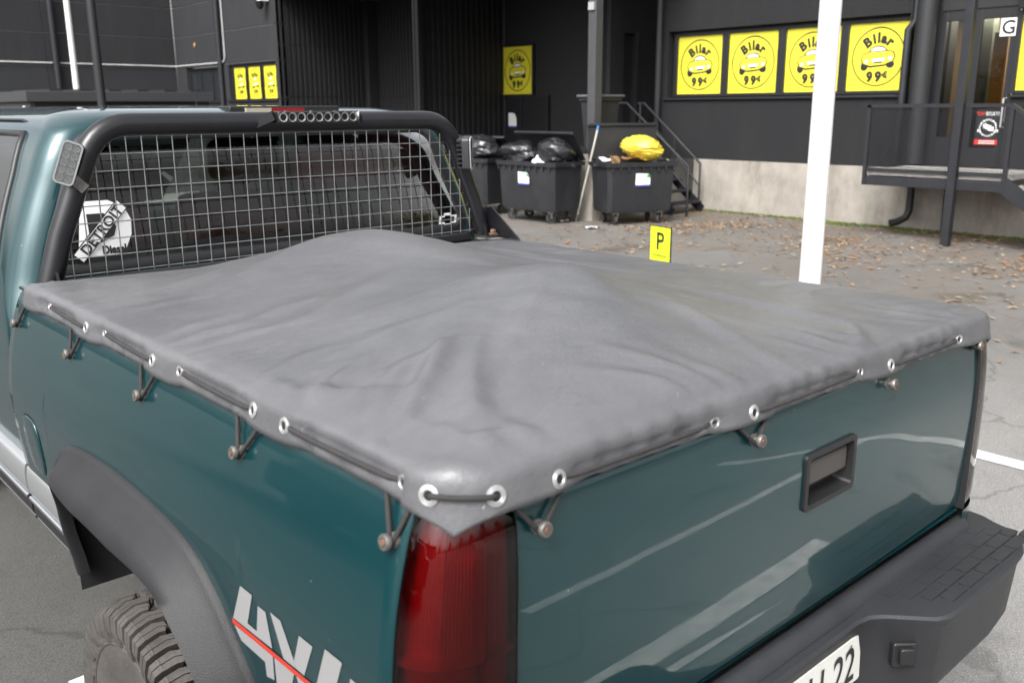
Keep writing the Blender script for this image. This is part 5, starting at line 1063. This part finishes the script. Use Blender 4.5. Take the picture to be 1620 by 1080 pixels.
# map to 3-D with draped edges: distance outside a rectangle with rounded corners
RC = .085; qx, qy = np.abs(U) - (HX - RC), (Y0 + RC) - V; QX, QY = np.maximum(qx, 0), np.maximum(qy, 0); QD = np.sqrt(QX ** 2 + QY ** 2)
corner = (qx > 0) & (qy > 0); EX = np.maximum(0, np.abs(U) - HX); EY = np.maximum(0, Y0 - V)
E = np.where(corner, np.maximum(0, QD - RC), np.maximum(EX, EY)); dirx = np.where(corner, QX / np.maximum(QD, 1e-9), (EX > 0) * 1.0) * np.sign(U); diry = -np.where(corner, QY / np.maximum(QD, 1e-9), (EY > 0) * 1.0)
E = np.where(E > LH, LH + (E - LH) * .42, E); th = np.minimum(E / RB, 1.45); out = RB * np.sin(th) + np.maximum(0, E - RB * 1.45) * .12; drop = RB * (1 - np.cos(th)) + np.maximum(0, E - RB * 1.45) * .99
BX = np.where(corner & (QD > RC), np.sign(U) * (HX - RC + RC * QX / np.maximum(QD, 1e-9)), np.where(~corner & (EX > 0), np.sign(U) * HX, U)); BY = np.where(corner & (QD > RC), Y0 + RC - RC * QY / np.maximum(QD, 1e-9), np.where(~corner & (EY > 0), Y0, V))
along = np.where(EX > EY, V, U)
# grommet positions along each edge
near = np.zeros_like(U)
for y in SY: near = np.maximum(near, np.exp(-((V - y + .085) / .085) ** 4))
nearx = np.zeros_like(U)
for x in (-.775, -.239, .274, .752): nearx = np.maximum(nearx, np.exp(-((U - x) / .085) ** 4))
nr_ = np.where(EX > EY, near, nearx); nr_ = np.where(corner, 1, nr_)
hemw = np.clip(E / LH, 0, 1.3)
wav = .5 * np.sin(along * 46 + 1.3 * np.sin(along * 17)) + .5 * np.sin(along * 83 + 2 * np.sin(along * 11))
groove = np.exp(-((E - np.where(EX > EY, .040, .052)) / .010) ** 2)                 # pressed in by the cord
out = out + hemw * (1 - nr_) * (.006 * wav - .003) - groove * (1 - nr_) * .006 + hemw * nr_ * .004
drop = drop - hemw * (1 - nr_) * (.006 + .005 * wav)
PX = BX + dirx * out; PY = BY + diry * out; PZ = ZT - .022 * BX / .9 + Zm - drop
PX = PX + XC
rows = [[(PX[i, j], PY[i, j], PZ[i, j]) for j in range(NX)] for i in range(NY)]
cl = part('cloth', MB().grid(rows), TARP, TP, True, ang=80)
m_ = cl.modifiers.new('thick', 'SOLIDIFY'); m_.thickness = .0022; m_.offset = 1
# grommets and bungee cord
def edge_pt(side, s_, e, o=0.0):
    """point on draped edge: side, coordinate along it, distance over the edge"""
    if side in 'LR':
        j = int(np.argmin(np.abs(us - (-(HX + e) if side == 'L' else HX + e)))); i = int(np.argmin(np.abs(vs_ - s_)))
    else:
        i = int(np.argmin(np.abs(vs_ - (Y0 - e)))); j = int(np.argmin(np.abs(us + XC - s_)))
    p = Vector((PX[i, j], PY[i, j], PZ[i, j])); i0, i1, j0, j1 = max(i - 2, 0), min(i + 2, NY - 1), max(j - 2, 0), min(j + 2, NX - 1)
    a = Vector((PX[i1, j] - PX[i0, j], PY[i1, j] - PY[i0, j], PZ[i1, j] - PZ[i0, j])); b2 = Vector((PX[i, j1] - PX[i, j0], PY[i, j1] - PY[i, j0], PZ[i, j1] - PZ[i, j0])); n_ = b2.cross(a).normalized()
    return p + n_ * o, n_
def grommet(side, s_, e=None):
    e = e or (.040 if side in 'LR' else .052)
    p, n_ = edge_pt(side, s_, e, .002); a = n_.orthogonal().normalized(); b2 = n_.cross(a); k = MB()
    k.lathe([(.0070, -.001), (.0072, .0022), (.0085, .0034), (.0108, .0030), (.0113, .0020), (.0120, .0026), (.0140, .0020), (.0145, .0005)], lambda x, y, hh: p + a * x + b2 * y + n_ * hh, 22)
    go_ = part('grommet', k, ZINC, TP, True, ang=50); k = MB(); k.add([p + a * (.008 * math.cos(t_ * .5236)) + b2 * (.008 * math.sin(t_ * .5236)) + n_ * .0012 for t_ in range(12)], [tuple(range(12))]); part('grommet_hole', k, VOID, go_)
    return p + n_ * .004, n_
def cord(p, q, bow=.003, n_=None):
    path = []; p, q = Vector(p), Vector(q); n0 = n_ or Vector((0, 0, 0))
    for k in range(13): t_ = k / 12; path.append(p.lerp(q, t_) + n0 * (bow * 4 * t_ * (1 - t_)))
    path = [p - n0 * .012] + path[1:-1] + [q - n0 * .012] if n_ else path
    part('bungee_cord', MB().tube([tuple(v) for v in path], .0044, 8), CORD, TP, True, ang=60)
def strap(stud_p, a, b2):
    s_ = Vector(stud_p); lo_ = s_ + Vector((0, 0, -.0095)); part('bungee_loop', MB().tube([tuple(a), tuple(Vector(a).lerp(lo_, .5)), tuple(lo_ + (Vector(a) - lo_).normalized() * .008), tuple(lo_ + Vector((0, 0, -.001))), tuple(lo_ + (Vector(b2) - lo_).normalized() * .008), tuple(Vector(b2).lerp(lo_, .5)), tuple(b2)], .0040, 8), CORD, TP, True, ang=60)
for side, studs in (('L', left_studs), ('R', right_studs)):
    prev = None
    GP = [(None, .115), (.440, .552), (.868, .995), (1.295, 1.405), (1.70, None)]
    for k, y in enumerate(SY):
        ga, gb = GP[k]
        if ga is not None: P1 = grommet(side, ga)
        if prev and ga is not None: cord(prev[0], P1[0], .003, (prev[1] + P1[1]).normalized())
        if gb is not None: prev = grommet(side, gb)
        h1, _ = edge_pt(side, y + .040, LH - .010, -.004); h2, _ = edge_pt(side, y - .050 if k else y - .035, LH - .010, -.004)
        strap(studs[k], h1, h2)
prev = None
for k, (x, st_) in enumerate(zip((-.775, -.239, .274, .752), rear_studs)):
    a_, b2_ = ((None, -.748), (-.349, -.248), (.151, .268), (.640, None))[k]
    if a_ is not None:
        P1 = grommet('B', a_); cord(prev[0], P1[0], .004, (prev[1] + P1[1]).normalized())
    if b2_ is not None: prev = grommet('B', b2_)
    if k != 2:
        h1, _ = edge_pt('B', max(x - .06, -.86), LH - .010, -.004); h2, _ = edge_pt('B', min(x + .05, .78), LH - .010, -.004); strap(st_, h1, h2)
# corner pair, joined by a short cord
def corner_gr(u, v):
    i = int(np.argmin(np.abs(vs_ - v))); j = int(np.argmin(np.abs(us - u))); p = Vector((PX[i, j], PY[i, j], PZ[i, j])); c_ = Vector((XC, 1.0, ZT - .1)); d_ = (p - c_)
    a = Vector((PX[i+2, j] - PX[i-2, j], PY[i+2, j] - PY[i-2, j], PZ[i+2, j] - PZ[i-2, j])); b2 = Vector((PX[i, j+2] - PX[i, j-2], PY[i, j+2] - PY[i, j-2], PZ[i, j+2] - PZ[i, j-2])); n_ = b2.cross(a).normalized(); p += n_ * .002
    a = n_.orthogonal().normalized(); b2 = n_.cross(a); k = MB(); k.lathe([(.0070, -.001), (.0072, .0022), (.0085, .0034), (.0112, .0030), (.0118, .0020), (.0125, .0026), (.0150, .0020), (.0155, .0005)], lambda x, y, hh: p + a * x + b2 * y + n_ * hh, 22)
    go_ = part('grommet', k, ZINC, TP, True, ang=50); k = MB(); k.add([p + a * (.008 * math.cos(t_ * .5236)) + b2 * (.008 * math.sin(t_ * .5236)) + n_ * .0012 for t_ in range(12)], [tuple(range(12))]); part('grommet_hole', k, VOID, go_); return p + n_ * .004, n_
g1 = corner_gr(-HX - .036, Y0 + .028); g2 = corner_gr(-HX + .055, Y0 - .040); cord(g1[0], g2[0], .012, (g1[1] + g2[1]).normalized())
OFF = Vector((0, 0, 0))

# ------------------------------------------------------------------ neighbours: parked car beyond the cab, trees across the yard (seen in reflections)
PC = thing('parked_car', 'dark car whose roof shows at the left edge past the cab', 'car', (.20, 9.6, GZ), R(0)); PC.scale = (1, 1, 1.08)
CARP = mat('dark_car_paint', (.015, .016, .018), .3, coat=1); body = MB()
def crow(y, pts): return [(x, y, z) for x, z in pts]
sect = lambda w_, z0, z1, zr_: [(-w_, z0), (-w_ * 1.02, (z0 + z1) / 2), (-w_ * .97, z1), (-w_ * .72, zr_ - .06), (-w_ * .5, zr_), (w_ * .5, zr_), (w_ * .72, zr_ - .06), (w_ * .97, z1), (w_ * 1.02, (z0 + z1) / 2), (w_, z0)]
body.grid([crow(y, sect(w_, .30, zb_, zr_)) for y, w_, zb_, zr_ in ((-2.3, .82, .80, .92), (-2.2, .88, .95, 1.05), (-1.9, .9, 1.0, 1.62), (-1.2, .9, 1.0, 1.72), (.2, .9, 1.0, 1.72), (.6, .9, .98, 1.62), (1.3, .9, .95, 1.05), (2.0, .88, .85, .92), (2.2, .84, .7, .75))]); body.add(crow(-2.3, sect(.82, .30, .80, .92)), [tuple(range(10))]); body.add(crow(2.2, sect(.84, .30, .7, .75)), [tuple(range(10))])
pcb = part('body', body, CARP, PC, True, ang=30)
for sg in (-1, 1):
    wn = MB(); wn.grid([[(sg * (.875 - .21 * t_), y, 1.05 + .52 * t_) for y in np.linspace(-1.8 + .2 * t_, .9 - .4 * t_, 6)] for t_ in (0, .5, 1)]); part('side_window', wn.xf(lambda p: p + Vector((sg * .008, 0, .01))), mat('car_glass', (.02, .02, .022), .05, spec=.8), pcb)
    part('roof_rail', MB().tube([(sg * .56, -1.7, 1.70), (sg * .57, -1.5, 1.78), (sg * .57, .1, 1.78), (sg * .56, .3, 1.70)], .02, 8), mat('car_rail', (.25, .25, .26), .35, .7), pcb, True)
    for y in (-1.4, 1.4): part('wheel', MB().tube([(sg * .75, y, .33), (sg * .93, y, .33)], .33, 20), RUBBER, PC, True, ang=40)
wn = MB(); wn.add([(-.72, -2.12, 1.08), (.72, -2.12, 1.08), (.56, -1.93, 1.56), (-.56, -1.93, 1.56)], [(0, 1, 2, 3)]); part('rear_window', wn.xf(lambda p: p + Vector((0, -.06, 0))), mat('car_glass', (.02, .02, .022)), pcb)
for sg in (-1, 1): part('tail_light', MB().box(sg * .70 - .09, sg * .70 + .09, -2.28, -2.22, .86, .99), mat('red_lens', (.45, .02, .02)), PC, bevel=.01)

for (x, y, rz_, lb_) in ((-6.4, 5.2, 176, 'unseen dark car added nose out left of the pickup for reflections'), (-6.9, 1.4, 172, 'unseen dark car added level with the tailgate on the left for reflections')):  # out-of-view car copies, added to give the truck side dark reflections
    c_ = copy_tree(PC); c_.location = (x, y, GZ); c_.rotation_euler = (0, 0, R(rz_)); c_['label'] = lb_
HB = thing('yard_hall', 'low dark brick hall across the yard to the left of the truck', 'building', (-24, 2, GZ)); OFF = Vector((-24, 2, GZ))
part('wall', MB().box(-25, -24, -9, 12, GZ, 3.4), mat('hall_brick', (.10, .055, .04), .85, var=.25, vscale=5), HB); part('roof', MB().box(-26, -23.6, -9.5, 12.5, 3.41, 3.75), DMET, HB)
for y in (-7, -3, 1, 5, 9): part('roller_door', MB().box(-23.99, -23.93, y - 1.2, y + 1.2, GZ + .01, 2.6), mat('roller_grey', (.32, .33, .34), .6), HB)
OFF = Vector((0, 0, 0))
def tree_meshes(seed, hgt=9.0, rad=3.0):
    rng = random.Random(seed); tr = MB(); tr.tube([(0, 0, 0), (.05, 0, hgt * .3), (.1, .1, hgt * .6), (.1, .1, hgt * .92)], [.22, .17, .10, .02], 10)
    for k in range(9):
        a = k * 2.4; z = hgt * (.28 + .06 * k); L = rad * (.9 - .07 * k); tr.tube([(.05, 0, z), (L * .5 * math.cos(a), L * .5 * math.sin(a), z + L * .3), (L * math.cos(a), L * math.sin(a), z + L * .6)], [.08, .05, .015], 7)
    lf = MB(); cl_ = [(rng.gauss(0, rad * .42), rng.gauss(0, rad * .42), hgt * rng.uniform(.30, .98), rng.uniform(.5, 1.1)) for _ in range(46)]
    for x, y, z, r_ in cl_:
        k_ = 1 - .55 * max(0, (z / hgt - .55)) / .45; x *= k_; y *= k_
        for _ in range(70):
            p = Vector((x + rng.gauss(0, r_ * .5), y + rng.gauss(0, r_ * .5), z + rng.gauss(0, r_ * .4))); d_ = Vector((rng.gauss(0, 1), rng.gauss(0, 1), rng.gauss(0, .6))).normalized() * rng.uniform(.08, .16); e_ = d_.orthogonal().normalized() * d_.length * .55
            lf.add([p - d_, p + e_, p + d_, p - e_], [(0, 1, 2, 3)], rng.choice((0, 0, 1)))
    return tr.mesh('trunk', mat('bark', (.06, .05, .04), .9)), lf.mesh('crown', [mat('foliage', (.045, .065, .02), .8), mat('foliage_autumn', (.11, .085, .02), .8)])
TM = [tree_meshes(1), tree_meshes(2, 7.5, 2.6)]
spots = [(-9, -24), (-2, -27), (5, -25), (12, -26), (-17, -20), (-24, -13), (-29, 0), (-30, 9), (-27, 19), (20, -22)]
for i, (x, y) in enumerate(spots):
    t = thing('yard_tree', 'leafy tree across the yard behind the camera', 'tree', (x, y, GZ), i * 1.3, 'trees across the yard behind the camera'); a, b_ = TM[i % 2]; link('trunk', a, t); link('crown', b_, t); t.scale = (.8, .8, .52 + .05 * (i % 4))
